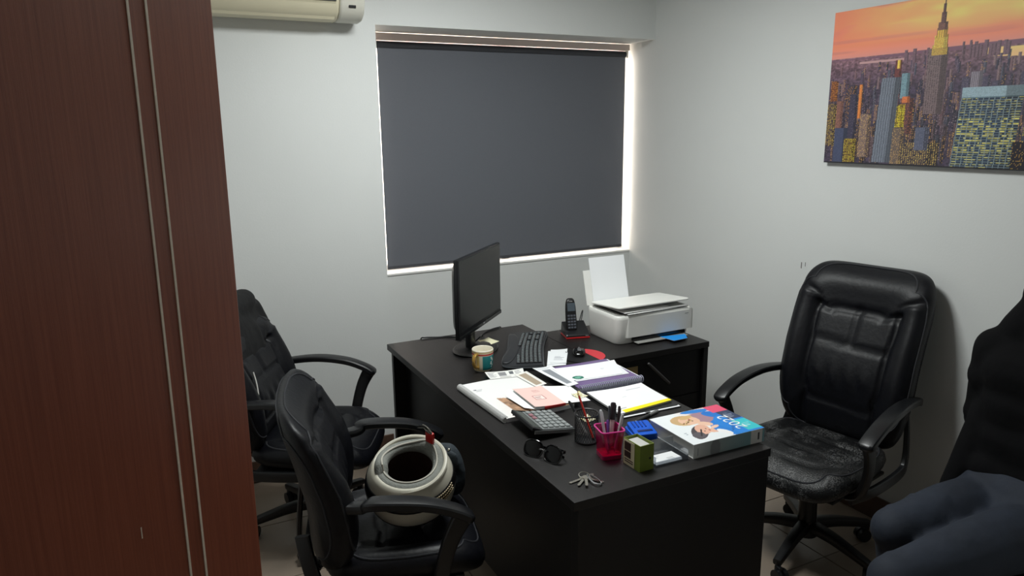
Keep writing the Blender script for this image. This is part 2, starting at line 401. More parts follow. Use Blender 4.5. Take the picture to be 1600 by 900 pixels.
# ================================================================ PICTURE
def city_picture(W_, H_):
    rg = np.random.default_rng(5)
    u = np.linspace(0,1,W_)[None,:]; v = np.linspace(0,1,H_)[:,None]
    img = np.zeros((H_,W_,3)); C = lambda *c: np.array(c)/255.
    hz = .695
    def noise(nx, ny, seed):
        g = np.random.default_rng(seed).random((ny+2, nx+2)); x = u[0]*nx; y = v[:,0]*ny
        xi = x.astype(int); yi = y.astype(int); fx = x-xi; fy = (y-yi)[:,None]; fx = fx*fx*(3-2*fx); fy = fy*fy*(3-2*fy)
        a = g[np.ix_(yi,xi)]; b2 = g[np.ix_(yi,xi+1)]; c2 = g[np.ix_(yi+1,xi)]; d2 = g[np.ix_(yi+1,xi+1)]
        return (a*(1-fx)+b2*fx)*(1-fy)+(c2*(1-fx)+d2*fx)*fy
    def mix(a, b2, t): return a*(1-t[...,None])+b2*t[...,None]
    s = np.clip((v-hz)/(1-hz),0,1)+0*u
    sky = mix(np.zeros((H_,W_,3))+C(222,146,134), np.zeros((H_,W_,3))+C(246,142,108), np.clip(s*4,0,1))
    cl = noise(5,14,1)*.6+noise(12,30,2)*.4
    warm = np.clip(1.3-np.abs((u-.66))*2.1,0,1)*np.clip((s-.22)*2.6,0,1)
    sky = mix(sky, np.zeros_like(sky)+C(255,210,120), np.clip(warm*(.45+1.1*cl),0,1))
    sky = mix(sky, np.zeros_like(sky)+C(205,128,122), np.clip((cl-.52)*2.2*np.clip(s*2-.4,0,1)*np.clip(1.2-u*1.4,0,1),0,.8))
    sky = mix(sky, np.zeros_like(sky)+C(196,124,120), np.clip((noise(3,30,3)-.70)*3,0,.35)*(s>.1))
    img[:] = sky
    land = v+0*u < hz
    depth = np.clip((hz-v)/hz,0,1)+0*u
    nn_ = noise(150,150,4)*.5+noise(60,80,6)*.5
    city = mix(np.zeros_like(img)+C(150,112,122), np.zeros_like(img)+C(72,62,80), np.clip(depth*3,0,1))
    city = city*(.55+.75*nn_)[...,None]
    img = np.where(land[...,None], city, img)
    # river and far shore
    wat = (v < .672-.02*(u-.75))&(v > .60+.12*np.clip(.95-u,0,1))&(u > .70+.5*np.clip(.655-v,0,1))
    img = np.where(wat[...,None], mix(np.zeros_like(img)+C(240,186,140), np.zeros_like(img)+C(252,206,130), noise(6,30,8)), img)
    sh = np.abs(v-(.683+.02*(u-.3)*(u>.3)))<.012*np.clip(u*2,.2,1); img = np.where(sh[...,None], np.zeros_like(img)+C(122,88,106), img)
    wl = (np.abs(v-.655)<.006)&(u>.15)&(u<.38); img = np.where(wl[...,None], np.zeros_like(img)+C(190,150,150), img)
    def bld(u0,u1,v0,v1,c,win=None,lit=.4,pw=3,ph=3,shear=0.0,mode='grid'):
        i0,i1 = int(u0*W_),int(u1*W_); j0,j1 = max(0,int(v0*H_)),int(min(1,v1)*H_)
        for j in range(j0,j1):
            off = int(round(shear*(j-j0)/H_*W_)); a = max(0,i0+off); e = min(W_,i1+off)
            if e <= a: continue
            base = np.tile(C(*c),(e-a,1))*(.9+.2*rg.random((e-a,1)))
            base[int((e-a)*.72):] *= .72
            xs = np.arange(e-a)
            if win is not None:
                if mode=='grid': on = ((xs//max(1,pw-1))%2==0)&(j%ph!=0)&(rg.random(e-a)<lit)
                elif mode=='col': on = (xs%pw==0)
                else: on = np.full(e-a,(j%ph)!=0)&(xs%9!=0)&(rg.random(e-a)<lit)
                base[on] = C(*win)*(.75+.35*rg.random((on.sum(),1)))
            img[j,a:e] = base
    pal = [(88,74,92),(104,86,98),(70,62,80),(120,92,98),(84,84,100),(60,56,72),(128,104,108)]
    for k in range(420):                                   # far to near blocks
        d = (k/420)**.8; top = .67-.52*d+rg.normal()*.015; w_ = .006+.02*d*rg.random()+.004; x = rg.random()
        c = np.array(pal[rg.integers(len(pal))])*(1.12-.45*d)
        bld(x,x+w_,top-.05-.12*d,top,c,(232,176,96) if rg.random()<.3+.2*d else (150,130,140),.22+.12*d,2+int(d*2),2+int(d*2))
    for k in range(26):                                    # downtown skyline by the horizon
        x = .36+.42*rg.random(); h = .025+.05*rg.random()*(1 if (.40<x<.5 or .60<x<.78) else .5); bld(x,x+.008+.008*rg.random(),.63,.675+h*.7,(118,92,104),(140,110,116),.3,2,2)
    bld(.0,.05,.12,.40,(74,62,66),(236,196,84),.55,3,3); bld(.05,.085,.2,.42,(120,84,78),(160,110,92),.5,2,3,mode='row')
    bld(.012,.05,.42,.55,(110,66,50),(236,150,60),.5,2,4); bld(.10,.15,.30,.52,(66,60,72),(232,160,70),.3,2,3)
    bld(.165,.18,.30,.52,(214,128,66),(240,170,90),.3,2,3); bld(.12,.16,.14,.46,(62,58,78),(120,110,120),.2)
    bld(.05,.12,.0,.24,(70,76,102),None); bld(.105,.17,.0,.17,(92,72,48),(250,214,70),.6,3,3)
    bld(.18,.235,.05,.33,(120,100,96),(236,190,120),.4,2,3)
    bld(.33,.36,.30,.655,(104,60,62),(150,80,70),.4,2,3); bld(.338,.352,.60,.655,(250,200,90),None)
    bld(.30,.32,.35,.55,(196,120,72),(230,160,90),.3); bld(.365,.40,.42,.57,(120,150,160),(90,110,130),.3,2,3)
    bld(.37,.43,.2,.42,(92,62,64),(200,120,80),.3,2,3); bld(.375,.41,.39,.43,(206,116,70),None)
    bld(.335,.395,.15,.38,(60,52,40),(244,210,60),.75,9,3,mode='row')
    bld(.255,.345,.02,.55,(118,124,136),(66,72,86),1,5,3,shear=.03,mode='col')
    bld(.345,.40,.0,.24,(104,90,84),(224,180,110),.4,2,3)
    bld(.39,.56,.0,.15,(62,54,62),(240,200,110),.5,3,3); bld(.45,.51,.1,.24,(88,92,112),(120,120,140),.4)
    bld(.47,.555,.32,.70,(122,104,106),(66,54,62),.62,3,3); bld(.486,.551,.66,.72,(150,116,74),(240,196,90),.6,2,6,mode='col'); bld(.492,.548,.70,.775,(206,158,66),(255,226,120),.7,3,6,mode='col')
    bld(.499,.543,.76,.815,(236,188,84),(120,84,60),1,4,3,mode='col'); bld(.502,.54,.80,.845,(120,84,78),(160,110,90),.5,2,2)
    bld(.51,.532,.84,.90,(100,70,70),(140,96,84),.4,2,2); bld(.516,.527,.89,.95,(92,62,64)); bld(.5195,.5235,.94,1.0,(80,54,58))
    for k in range(14):
        x = .56+.3*rg.random(); bld(x,x+.03,.3,.46+.08*rg.random(),(78,72,92),(130,116,128),.3,2,3)
    bld(.655,.70,.40,.55,(150,140,150),(84,78,92),1,3,3,mode='col')
    bld(.61,.84,-.02,.41,(36,50,72),None,shear=.045)
    g2 = np.random.default_rng(9)
    for row in range(0, 30):
        ja = int((.01+row*.0133)*H_); off = int(round(.045*ja/H_*W_)); q = int(.615*W_)+off; e = int(.84*W_)+off
        while q < e-2:
            L_ = g2.integers(2,9); on = g2.random() < .52
            if on: img[ja+1:ja+3, q:min(q+L_,e)] = C(226,214,110)*(.6+.45*g2.random())
            q += L_
    j0 = 0
    for j in range(0,int(.41*H_)):                        # pale mullions of the slab tower
        off = int(round(.045*j/H_*W_)); a = int(.61*W_)+off; e = int(.84*W_)+off
        for q in range(a, min(e,W_), 9): img[j,q] = C(140,156,160)
        if j%4==0: img[j,a:min(e,W_)] = C(120,140,148)*.9
    bld(.628,.86,.405,.465,(150,172,182),None); bld(.628,.86,.40,.408,(96,120,130),None)
    bld(.87,.90,.15,.33,(60,62,82),(244,214,80),.35,3,3); bld(.93,1,.2,.45,(56,50,66),(236,200,90),.45,3,3)
    bld(.84,1,.0,.16,(26,22,34),(250,190,80),.22,2,2)
    bld(.0,1,.0,.012,(40,38,44),None)
    return np.clip(img*1.08,0,1)
PW, PH = .96, .645
pic = thing('canvas_print', 'framed city skyline at sunset print hanging on the right wall', 'picture', (0, -1.30-PW/2, 1.588))
NX, NY = 430, 290
grid_mesh('printed_face', m_canvas, NX, NY, lambda U, V: np.column_stack([np.full(U.shape,-.0255), PW/2-U*PW, V*PH]), city_picture(NX, NY), pic)
obj('backing_panel', B().box((-.0135, 0, PH/2), (.0235, PW, PH)), mat('panel_edge', (70,66,66), .6, var=.1), pic, smooth=False)
tag(obj('wall_scuff', B().box((-.0006,-1.197,1.09), (.001,.005,.03)).box((-.0006,-1.22,1.098), (.001,.003,.02)), mat('scuff_grey', (120,118,114), .9, var=.2)), 'small grey scuff mark on the right wall above the printer', 'mark')

# ================================================================ DESK
DT = .75
dk = thing('desk', 'large L shaped black wood desk in the middle of the room', 'desk', (-1.3, -1.2, 0))
def dbox(name, x0, x1, y0, y1, z0, z1, m, par=dk, bev=.0015):
    return obj(name, B().box(((x0+x1)/2+1.3, (y0+y1)/2+1.2, (z0+z1)/2), (x1-x0, y1-y0, z1-z0)), m, par, smooth=False, bev=bev)
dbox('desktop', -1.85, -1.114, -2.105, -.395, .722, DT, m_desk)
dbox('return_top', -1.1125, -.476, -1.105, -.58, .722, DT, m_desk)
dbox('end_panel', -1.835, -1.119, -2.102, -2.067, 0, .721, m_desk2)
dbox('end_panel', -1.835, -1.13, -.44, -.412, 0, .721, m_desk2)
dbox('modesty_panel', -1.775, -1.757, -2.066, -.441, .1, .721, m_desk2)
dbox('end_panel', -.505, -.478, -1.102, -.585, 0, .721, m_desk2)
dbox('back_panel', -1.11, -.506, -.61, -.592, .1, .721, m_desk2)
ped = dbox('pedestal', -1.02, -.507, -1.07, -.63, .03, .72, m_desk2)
dr = None
for z0, z1 in ((.50,.715),(.27,.495),(.04,.265)):
    d_ = dbox('drawer', -1.015, -.509, -1.089, -1.071, z0, z1, m_desk2)
    b = B()
    if z0 == .5: b.capsule((-.835+1.3,-1.108+1.2,.695), (-.715+1.3,-1.108+1.2,.583), .007); b.cyl((-.82+1.3,-1.108+1.2,.68),(-.82+1.3,-1.088+1.2,.68),.005); b.cyl((-.73+1.3,-1.108+1.2,.597),(-.73+1.3,-1.088+1.2,.597),.005)
    else: b.capsule((-.84+1.3,-1.108+1.2,(z0+z1)/2), (-.70+1.3,-1.108+1.2,(z0+z1)/2), .007); b.cyl((-.82+1.3,-1.108+1.2,(z0+z1)/2),(-.82+1.3,-1.088+1.2,(z0+z1)/2),.005); b.cyl((-.72+1.3,-1.108+1.2,(z0+z1)/2),(-.72+1.3,-1.088+1.2,(z0+z1)/2),.005)
    h_ = obj('handle', b, mat('grey_handle', (84,82,82), .4, metal=.5, var=.1), dk); h_.parent = d_; 
    if z0 == .5:
        q = obj('paper_label', B().box((-.915+1.3, -1.0905+1.2, .662), (.062, .002, .052)), mat('beige_label', (150,128,84), .7, var=.1), dk, smooth=False); q.parent = d_

# ================================================================ CHAIRS
def make_chair(name, label, loc, az, sz=.48, top=1.12, recline=.22, base_rot=20, worn=False, bw=.56, cat='office chair', arms=True, rear=-.32, thin=.15):
    t = thing(name, label, cat, loc, R(az))
    lm = m_worn if worn else m_leather
    # base
    for k in range(5):
        a = R(base_rot+72*k); c, s_ = math.cos(a), math.sin(a)
        P = smooth_path([(.02*c,.02*s_,.115),(.12*c,.12*s_,.112),(.22*c,.22*s_,.095),(.30*c,.30*s_,.078)], 5); n = len(P)
        obj('base_leg', B().sweep(P, [.052-.02*i/n for i in range(n)], [.05-.022*i/n for i in range(n)]), m_black, t)
        ox, oy = .295*c, .295*s_; ca = a+1.1+k; px, py = -math.sin(ca), math.cos(ca); dx, dy = .018*math.cos(ca), .018*math.sin(ca)
        b = B()
        for q in (-1, 1):
            p = Vector((ox+dx+q*.014*px, oy+dy+q*.014*py, .028)); h = Vector((px,py,0))*.009
            b.cyl(p-h, p+h, .0275, n=18)
        b.cyl((ox+dx-.008*px, oy+dy-.008*py, .028), (ox+dx+.008*px, oy+dy+.008*py, .028), .012, n=10)
        b.cyl((ox, oy, .04), (ox, oy, .085), .007, n=8); b.box((ox+dx*.5, oy+dy*.5, .05), (.03,.02,.03), rz=ca, bev=.004)
        obj('caster', b, m_black2, t)
    b = B(); b.cyl((0,0,.07),(0,0,.14),.045,.04,20); b.cyl((0,0,.13),(0,0,sz-.22),.038,.034,20); b.cyl((0,0,sz-.22),(0,0,sz-.13),.025,.025,16)
    obj('gas_column', b, m_black, t)
    obj('tilt_mechanism', B().box((-.02,0,sz-.135),(.22,.14,.04),bev=.008).box((.06,0,sz-.16),(.06,.06,.05),bev=.008), m_black, t)
    b = B(); b.tube(smooth_path([(.02,-.06,sz-.145),(.03,-.2,sz-.15),(.04,-.27,sz-.17)],5), .005); b.capsule((.04,-.27,sz-.17),(.045,-.31,sz-.185),.009)
    obj('height_lever', b, m_black, t)
    # seat
    def seat_q(u, v):
        q = .012*math.exp(-((abs(u)-.86)**2)/.012) + .010*(1-u*u)*(1-v*v)
        for g in (-.3, .25): q -= .012*math.exp(-((v-g)/.035)**2)*(abs(u) < .62)
        q -= .012*math.exp(-((abs(u)-.64)/.035)**2)*(-.75 < v < .6)
        q -= .010*math.exp(-((v-.62)/.04)**2)*(abs(u) < .64)
        return q
    def seat_p(x, y, z):
        f = y+.035; zz = sz-.055+z
        if f > .10: zz -= .55*(f-.10)**2*1.6
        zz += .02*(abs(x)/.25)**3
        return Vector((f, x*(1-.10*max(0,-y)/.25), zz))
    b = B().slab(.52, .52, .11, seat_q, None, seat_p, n=44, e=4.5)
    Pf = b.P; st = obj('seat', b, lm, t, sharp=180)
    ring = [Pf(.93*math.copysign(abs(math.cos(a))**.45, math.cos(a)), .93*math.copysign(abs(math.sin(a))**.45, math.sin(a)), 1) for a in np.linspace(0, 2*PI, 60, endpoint=False)]
    obj('piping', B().tube(ring, .0035, 6, True), m_thread, st)
    obj('seat_pan', B().box((.01,0,sz-.113),(.40,.42,.014),bev=.004), m_black, t)
    # backrest
    Lb = (top-(sz-.03))/math.cos(recline); cb, sb = math.cos(recline), math.sin(recline)
    def back_q(u, v):
        q = 0
        q += .030*math.exp(-((v-.80)/.20)**2)*(1-.3*u*u)             # head roll
        q += .022*math.exp(-((abs(u)-.84)/.16)**2)*(v < .62)         # side bolsters
        q += .018*math.exp(-((v+.30)/.30)**2)*max(0, 1-u*u)          # lumbar
        gl = lambda x, w_: math.exp(-(x/w_)**2)
        q -= .022*gl(abs(u)-(.58+.10*max(0,v)), .035)*(-.95 < v < .56)
        q -= .020*gl(v-.52+.06*(1-u*u), .035)*(abs(u) < .66)
        for g in (.06, -.62): q -= .012*gl(v-g+.015*math.sin(3*u), .026)*(abs(u) < .56)
        q -= .012*gl(u-.02, .03)*(.06 < v < .50)
        for s2 in (-1,1): q -= .010*gl((v-.60)-(.30*(abs(u)-.62)), .03)*(abs(u) > .60)*(u*s2 > 0)
        q += .004*math.sin(26*u+5*v)*gl(v+.32,.12)*(abs(u) < .5)
        return q
    def back_p(x, y, z):
        h = y+Lb/2; wv = 1-.08*max(0, .3-h/Lb)/.3 - .03*max(0, h/Lb-.8)/.2
        z *= 1-thin*max(0, h/Lb-.55)/.45
        f = z + .035*math.sin(PI*h/Lb*1.2) + .06*(abs(x)/.25)**2.2*.5
        return Vector((-.215+f*cb-h*sb, x*wv, sz-.03+h*cb+f*sb))
    b = B().slab(bw, Lb, .115, back_q, None, back_p, n=56, e=6.5)
    Pb = b.P; bk = obj('backrest', b, m_leather, t, sharp=180)
    sq = lambda a, k: (k*math.copysign(abs(math.cos(a))**.4, math.cos(a)), k*math.copysign(abs(math.sin(a))**.4, math.sin(a)))
    for kk, sd in ((.975, 1), (.975, -1)):
        ring = [Pb(*sq(a, kk), sd) for a in np.linspace(0, 2*PI, 72, endpoint=False)]
        obj('piping', B().tube(ring, .0035, 6, True), m_thread, bk)
    back_anchor = back_p(0, -Lb/2+.26, -.05)
    # arms and brackets
    for s_ in (-1, 1) if arms else ():
        P = smooth_path([(.14, s_*.24, sz-.105),(.02, s_*.268, sz-.1),(-.18, s_*.270, sz-.09),(-.235, s_*.264, sz-.05),(-.262, s_*.25, sz+.04),(-.275, s_*.235, sz+.12)], 6)
        obj('side_bracket', B().sweep(P, .022, .046, up=(0,s_,0) if False else (0.25,0,1)), m_black2, t)
        P = smooth_path([(rear, s_*.255, sz+.175+(.32+rear)*.3),(rear+.10, s_*.282, sz+.212),(-.06, s_*.30, sz+.228),(.08, s_*.31, sz+.212),(.175, s_*.312, sz+.178),(.225, s_*.31, sz+.145)], 7); n = len(P)
        ar = obj('armrest', B().sweep(P, [.034+.026*min(1,i/(n*.45)) for i in range(n-3)]+[.055,.045,.025], [.030]*(n-2)+[.024,.012]), m_black2, t)
        P = smooth_path([(.195, s_*.31, sz+.158),(.160, s_*.305, sz+.09),(.135, s_*.29, sz+.0),(.125, s_*.262, sz-.085),(.12, s_*.225, sz-.108)], 6); n = len(P)
        obj('arm_post', B().sweep(P, [.026]*n, [.062-.014*math.sin(PI*i/n) for i in range(n)], up=(1,0,.3)), m_black, ar)
    obj('spine_bracket', B().sweep(smooth_path([(-.05,0,sz-.125),(-.22,0,sz-.13),(-.30,0,sz-.06),back_anchor],6), .07, .018, up=(-1,0,.2)), m_black, t)
    return t
make_chair('office_chair', 'worn black leather office chair between the desk and the right wall', (-.47,-1.735,0), 191, sz=.48, top=1.175, recline=.23, worn=True, base_rot=10)
make_chair('office_chair', 'black office chair with a black jacket over its back, by the left wall', (-2.26,-.57,0), -28, sz=.47, top=.955, recline=.22, base_rot=-10)
make_chair('office_chair', 'black leather visitor chair carrying the upturned helmet', (-2.185,-1.48,0), -13, sz=.47, top=.965, recline=.17, base_rot=40, bw=.60, rear=-.2, thin=.55)
make_chair('office_chair', 'black office chair under the seated person at right', (-.43,-2.56,0), 178, sz=.47, top=1.0, recline=.2, base_rot=30, arms=False)

# ================================================================ ON THE DESK
def C8(*c): return np.array(c, float)/255.
def flat(h, w, c): return np.tile(C8(*c), (h, w, 1))
def rect(img, u0, u1, v0, v1, c):
    h, w = img.shape[:2]; img[int(v0*h):max(int(v0*h)+1,int(v1*h)), int(u0*w):max(int(u0*w)+1,int(u1*w))] = C8(*c)
def disc(img, u, v, ru, rv, c, rot=0, soft=0.0):
    h, w = img.shape[:2]; U, V = np.meshgrid((np.arange(w)+.5)/w, (np.arange(h)+.5)/h)
    du, dv = U-u, V-v; a = du*math.cos(rot)+dv*math.sin(rot); b_ = -du*math.sin(rot)+dv*math.cos(rot)
    d = (a/ru)**2+(b_/rv)**2
    t = np.clip((1.0-d)/(soft+1e-6), 0, 1) if soft else (d < 1).astype(float)
    img[:] = img*(1-t[...,None])+C8(*c)*t[...,None]
def lines(img, u0, u1, v0, v1, n, c, seed=1, duty=.45):
    h, w = img.shape[:2]; g = np.random.default_rng(seed)
    for k in range(n):
        vv = v0+(v1-v0)*(k+.2)/n; e = u0+(u1-u0)*(.55+.45*g.random())
        rect(img, u0, e, vv, vv+(v1-v0)/n*duty, c)

# monitor
mon = thing('monitor', 'black flat screen monitor at the back of the desk', 'monitor', (-1.485, -.703, DT), R(44))
# local x along the screen (near edge is -x), screen faces -y
b = B(); b.lathe([(.002,0),(.128,0),(.132,.006),(.122,.012),(.03,.018),(.002,.018)], 40, c=(0,.035,.0005), sx=1, sy=.78)
obj('stand_base', b, m_black, mon, sharp=30)
obj('stand_neck', B().sweep([(0,.06,.016),(0,.062,.12),(0,.045,.28)], .075, .028, up=(0,1,0)), m_black2, mon)
b = B().box((0,.012,.292),(.514,.022,.352), bev=.004)
obj('bezel', b, m_black2, mon)
obj('rear_shell', B().slab(.50,.335,.05,place=lambda x,y,z: Vector((x,.026+max(z,0)*1.0,.295+y)), n=16, e=8), m_black2, mon, sharp=60)
obj('screen', B().box((0,.0005,.304),(.498,.0012,.312)), mat('dark_screen', (14,15,16), .22, spec=.5), mon, smooth=False)
obj('chin', B().box((0,0,.124),(.514,.004,.016)), m_gloss, mon, smooth=False, bev=.001)
obj('power_mark', B().box((.02,-.0025,.126),(.018,.001,.005)), mat('grey_mark', (150,150,150), .5), mon, smooth=False)
cb = thing('power_cable', 'thin black cable running behind the monitor over the desk edge', 'cable', (-1.58,-.43,DT))
cp = lambda P, o=(-1.58,-.43,DT): [(x-o[0], y-o[1], z-o[2]) for x, y, z in P]
obj('cord', B().tube(smooth_path(cp([(-1.68,-.385,.66),(-1.675,-.386,.745),(-1.655,-.398,.7555),(-1.60,-.415,.754),(-1.55,-.432,.754),(-1.51,-.50,.757),(-1.49,-.60,.762),(-1.475,-.655,.80)]),6), .0035, 8), m_black2, cb)
obj('cord', B().tube(smooth_path(cp([(-1.46,-.648,.80),(-1.40,-.50,.756),(-1.33,-.43,.7535),(-1.26,-.40,.754),(-1.235,-.387,.74),(-1.23,-.384,.64)]),6), .003, 8), m_black2, cb)
nt_ = sheet('sticky_note', [(-1.456,-.696),(-1.377,-.657),(-1.399,-.583),(-1.466,-.605)], DT+.0125, m_paper, thick=.002, img=flat(6,6,(226,222,188)), curl=.004)
tag(nt_, 'pale yellow square note lying on the monitor base', 'note')

# mug
mg = thing('mug', 'teal and cream patterned mug with gold handle', 'mug', (-1.602,-.962,DT))
prof = [(.002,.001),(.034,.001),(.037,.004),(.0415,.02),(.0445,.06),(.0455,.0945),(.0440,.0965),(.0425,.0945),(.0415,.06),(.038,.02),(.030,.008),(.002,.007)]
obj('body', B().lathe(prof, 40), mat('mug_glaze', (232,226,208), .25, var=.02), mg, sharp=180)
im = flat(48, 140, (228,220,196)); w_ = 140
rect(im,0,1,.80,.88,(186,52,44)); rect(im,0,1,.92,.96,(190,160,90)); rect(im,0,1,.02,.06,(190,160,90))
for u0, u1, c in ((.0,.16,(30,128,132)),(.20,.32,(196,160,84)),(.36,.44,(34,120,124)),(.48,.54,(196,160,84)),(.58,.63,(214,190,120)),(.68,.93,(20,132,134))): rect(im,u0,u1,.08,.78,c)
for uu in (.07,.40,.84):
    for k in range(7): disc(im, uu+.02*math.sin(k*1.9), .2+.08*k, .012+.006*(k%3), .04, (232,236,230))
rect(im,.17,.19,.06,.8,(150,104,50)); rect(im,.33,.35,.06,.8,(150,104,50)); rect(im,.55,.565,.06,.8,(150,104,50)); rect(im,.645,.66,.06,.8,(236,226,200))
def mugpos(U, V):
    z = .006+V*.086; rr = np.interp(z, [0,.004,.02,.06,.0945],[.035,.037,.0415,.0445,.0455])+.0006; a = U*2*PI
    return np.column_stack([rr*np.cos(a), rr*np.sin(a), z])
grid_mesh('painted_band', m_card, 140, 48, mugpos, im, mg)
a = R(215); P = [(math.cos(a)*r_, math.sin(a)*r_, z) for r_, z in ((.040,.078),(.058,.082),(.072,.070),(.074,.050),(.064,.032),(.042,.022))]
obj('handle', B().sweep(smooth_path(P,6), .014, .010, up=(0,0,1)), mat('gold_glaze', (176,138,66), .3, metal=.4, var=.1), mg)

# keyboard
kb = thing('keyboard', 'black ergonomic keyboard lying askew with rounded palm rest', 'keyboard', (-1.318,-.826,DT), R(59.4))
out = smooth_path([(-.262,-.085,0),(-.268,-.02,0),(-.262,.05,0),(-.235,.092,0),(-.13,.10,0),(0,.088,0),(.13,.094,0),(.235,.096,0),(.276,.072,0),(.276,-.03,0),(.258,-.088,0),(.12,-.080,0),(0,-.076,0),(-.13,-.08,0),(-.262,-.085,0)],5)[:-1]
O2 = [(p.x, p.y) for p in out]
ty = lambda y: .020-.06*y
b = B(); n = len(O2); b.rings([[Vector((x,y,0)) for x,y in O2],[Vector((x,y,.6*ty(y))) for x,y in O2],[Vector((x*.985,y*.97,ty(y))) for x,y in O2]])
obj('case', b, mat('keyboard_case', (40,42,45), .45, var=.05), kb, sharp=30)
obj('edge_trim', B().tube([(x*1.001, y*1.001, .62*ty(y)) for x, y in O2], .0022, 6, True), mat('dark_grey_trim', (70,74,78), .4), kb)
b = B()
for r_ in range(6):
    y = -.066+r_*.0188
    for k in range(20):
        x = -.222+k*.0232
        if r_ == 5 and 4 < k < 11: continue
        if k in (14,18) and r_ in (1,3): continue
        b.box((x, y+.006*math.cos(x*9), ty(y)+.0035), (.0172, .0174, .008), bev=0)
ks = obj('keys', b, mat('key_plastic', (24,26,29), .5, var=.15, vs=60), kb, smooth=False, bev=.002, seg=1); ks['kind'] = 'stuff'
b = B(); g = random.Random(3)
for r_ in range(6):
    y = -.066+r_*.0188
    for k in range(20):
        x = -.222+k*.0232
        if (r_ == 5 and 4 < k < 11) or (k in (14,18) and r_ in (1,3)): continue
        b.box((x+.003, y+.006*math.cos(x*9)+.001, ty(y)+.0077), (.007, .007, .0006))
kl = obj('key_legends', b, mat('legend_print', (96,110,112), .6), kb, smooth=False); kl['kind'] = 'stuff'
obj('palm_rest', B().slab(.46,.05,.016,place=lambda x,y,z: Vector((x-.0,.066+y-.01*math.cos(x*9)+.012*abs(x)/.25, ty(.066)+.001+z*.5)), n=14, e=4), MATS['keyboard_case'], kb, sharp=180)

# papers beside the keyboard, mouse and pad
for k, (q, z) in enumerate(([[(-1.345,-1.06),(-1.26,-1.08),(-1.135,-.885),(-1.21,-.862)], DT+.0004], [[(-1.335,-1.045),(-1.245,-1.06),(-1.155,-.90),(-1.235,-.88)], DT+.0020], [[(-1.31,-1.03),(-1.25,-1.065),(-1.17,-.945),(-1.225,-.915)], DT+.0036])):
    im = flat(24,24,(236,238,240))
    if k == 2: lines(im,.2,.8,.3,.7,4,(170,172,180),seed=4,duty=.2)
    o = sheet('note_slip', q, z, m_paper, thick=.0012, img=im, curl=.002)
    tag(o, ['bottom white paper slip beside the keyboard, mostly covered','middle white paper slip beside the keyboard','top white paper slip beside the keyboard with a pen squiggle'][k], 'paper', 'white slips beside the keyboard')
mp = thing('mouse_pad', 'round mouse pad with red side behind the purple notebook', 'mouse pad', (-1.128,-1.008,DT))
obj('black_side', B().lathe([(.001,.0003),(.098,.0003),(.1,.001),(.1,.0024),(.001,.0028)],40), m_black, mp)
seg_ = [(.1005*math.cos(t_), .1005*math.sin(t_)) for t_ in np.linspace(R(-70), R(72), 24)]
obj('red_side', B().prism(seg_, .0004, .0034), mat('red_foam', (206,58,66), .7, var=.05), mp, smooth=False)
ms = thing('mouse', 'small black computer mouse with painted grey glint on the mouse pad', 'mouse', (-1.128,-.975,DT+.003), R(60))
obj('shell', B().slab(.058,.10,.024,place=lambda x,y,z: Vector((y,x,.012+max(z,-.011)-.008*(y/.05)**2)), n=16, e=3, k=3), m_gloss, ms, sharp=180)
obj('wheel', B().cyl((.022,-.003,.018),(.022,.003,.018),.006,n=14), mat('grey_rubber', (120,122,126), .5), ms)
obj('painted_glint', B().box((-.012,0,.0232),(.04,.016,.002),bev=.001), mat('glint_silver', (136,138,142), .3, metal=.6), ms)  # silver strip painted on as the glint on the black shell

# cordless phone
ph = thing('cordless_phone', 'black cordless phone standing in a cradle with red trim', 'phone', (-.985,-.71,DT), R(-15))
# local: front = -y
b = B(); b.rings([[Vector((x,y,z)) for x,y in ((-.06,-.055),(.06,-.055),(.06,.05),(-.06,.05))] for z in (.008,.016)])
b.poly([(-.06,-.055,.016),(.06,-.055,.016),(.06,.05,.016),(-.06,.05,.016),(-.058,-.05,.022),(.058,-.05,.022),(.058,.045,.066),(-.058,.045,.066)],[(0,1,5,4),(1,2,6,5),(2,3,7,6),(3,0,4,7),(4,5,6,7)])
obj('cradle', b, m_black2, ph, smooth=False, bev=.004, seg=2)
obj('red_trim', B().box((0,-.003,.0045),(.119,.104,.008)), m_red, ph, smooth=False, bev=.002)
Mh = Matrix.Translation((-.022,-.018,.018)) @ Matrix.Rotation(R(-13),4,'X')
hs = obj('handset', B().slab(.056,.176,.026,place=lambda x,y,z: Mh @ Vector((x*(1-.08*(y/.086)), -z, .086+y)), n=16, e=4, k=5), m_black, ph, sharp=180)
obj('display', B().box((0,-.0134,.130),(.038,.002,.040),M=Mh), mat('lcd_grey', (74,84,92), .2), hs, smooth=False)
for r_ in range(5):
    for k in range(3): obj('key', B().box(((k-1)*.0145,-.0132,.030+r_*.0145),(.0110,.003,.0088),M=Mh), mat('phone_key', (84,88,96), .45) if (r_,k)==(0,0) else MATS['phone_key'], hs, smooth=False)
obj('earpiece', B().box((0,-.0125,.158),(.016,.001,.003),M=Mh), MATS['grey_mark'], hs, smooth=False)
obj('maker_mark', B().box((.040,-.0553,.0135),(.006,.001,.004)).box((.048,-.0553,.0135),(.005,.001,.004)), MATS['grey_mark'], ph, smooth=False)
obj('cord', B().tube(smooth_path([(.035,.05,.02),(.055,.075,.06),(.07,.10,.10),(.074,.14,.07),(.076,.185,.0),(.078,.20,-.10)],6), .0025, 6), m_black2, ph)

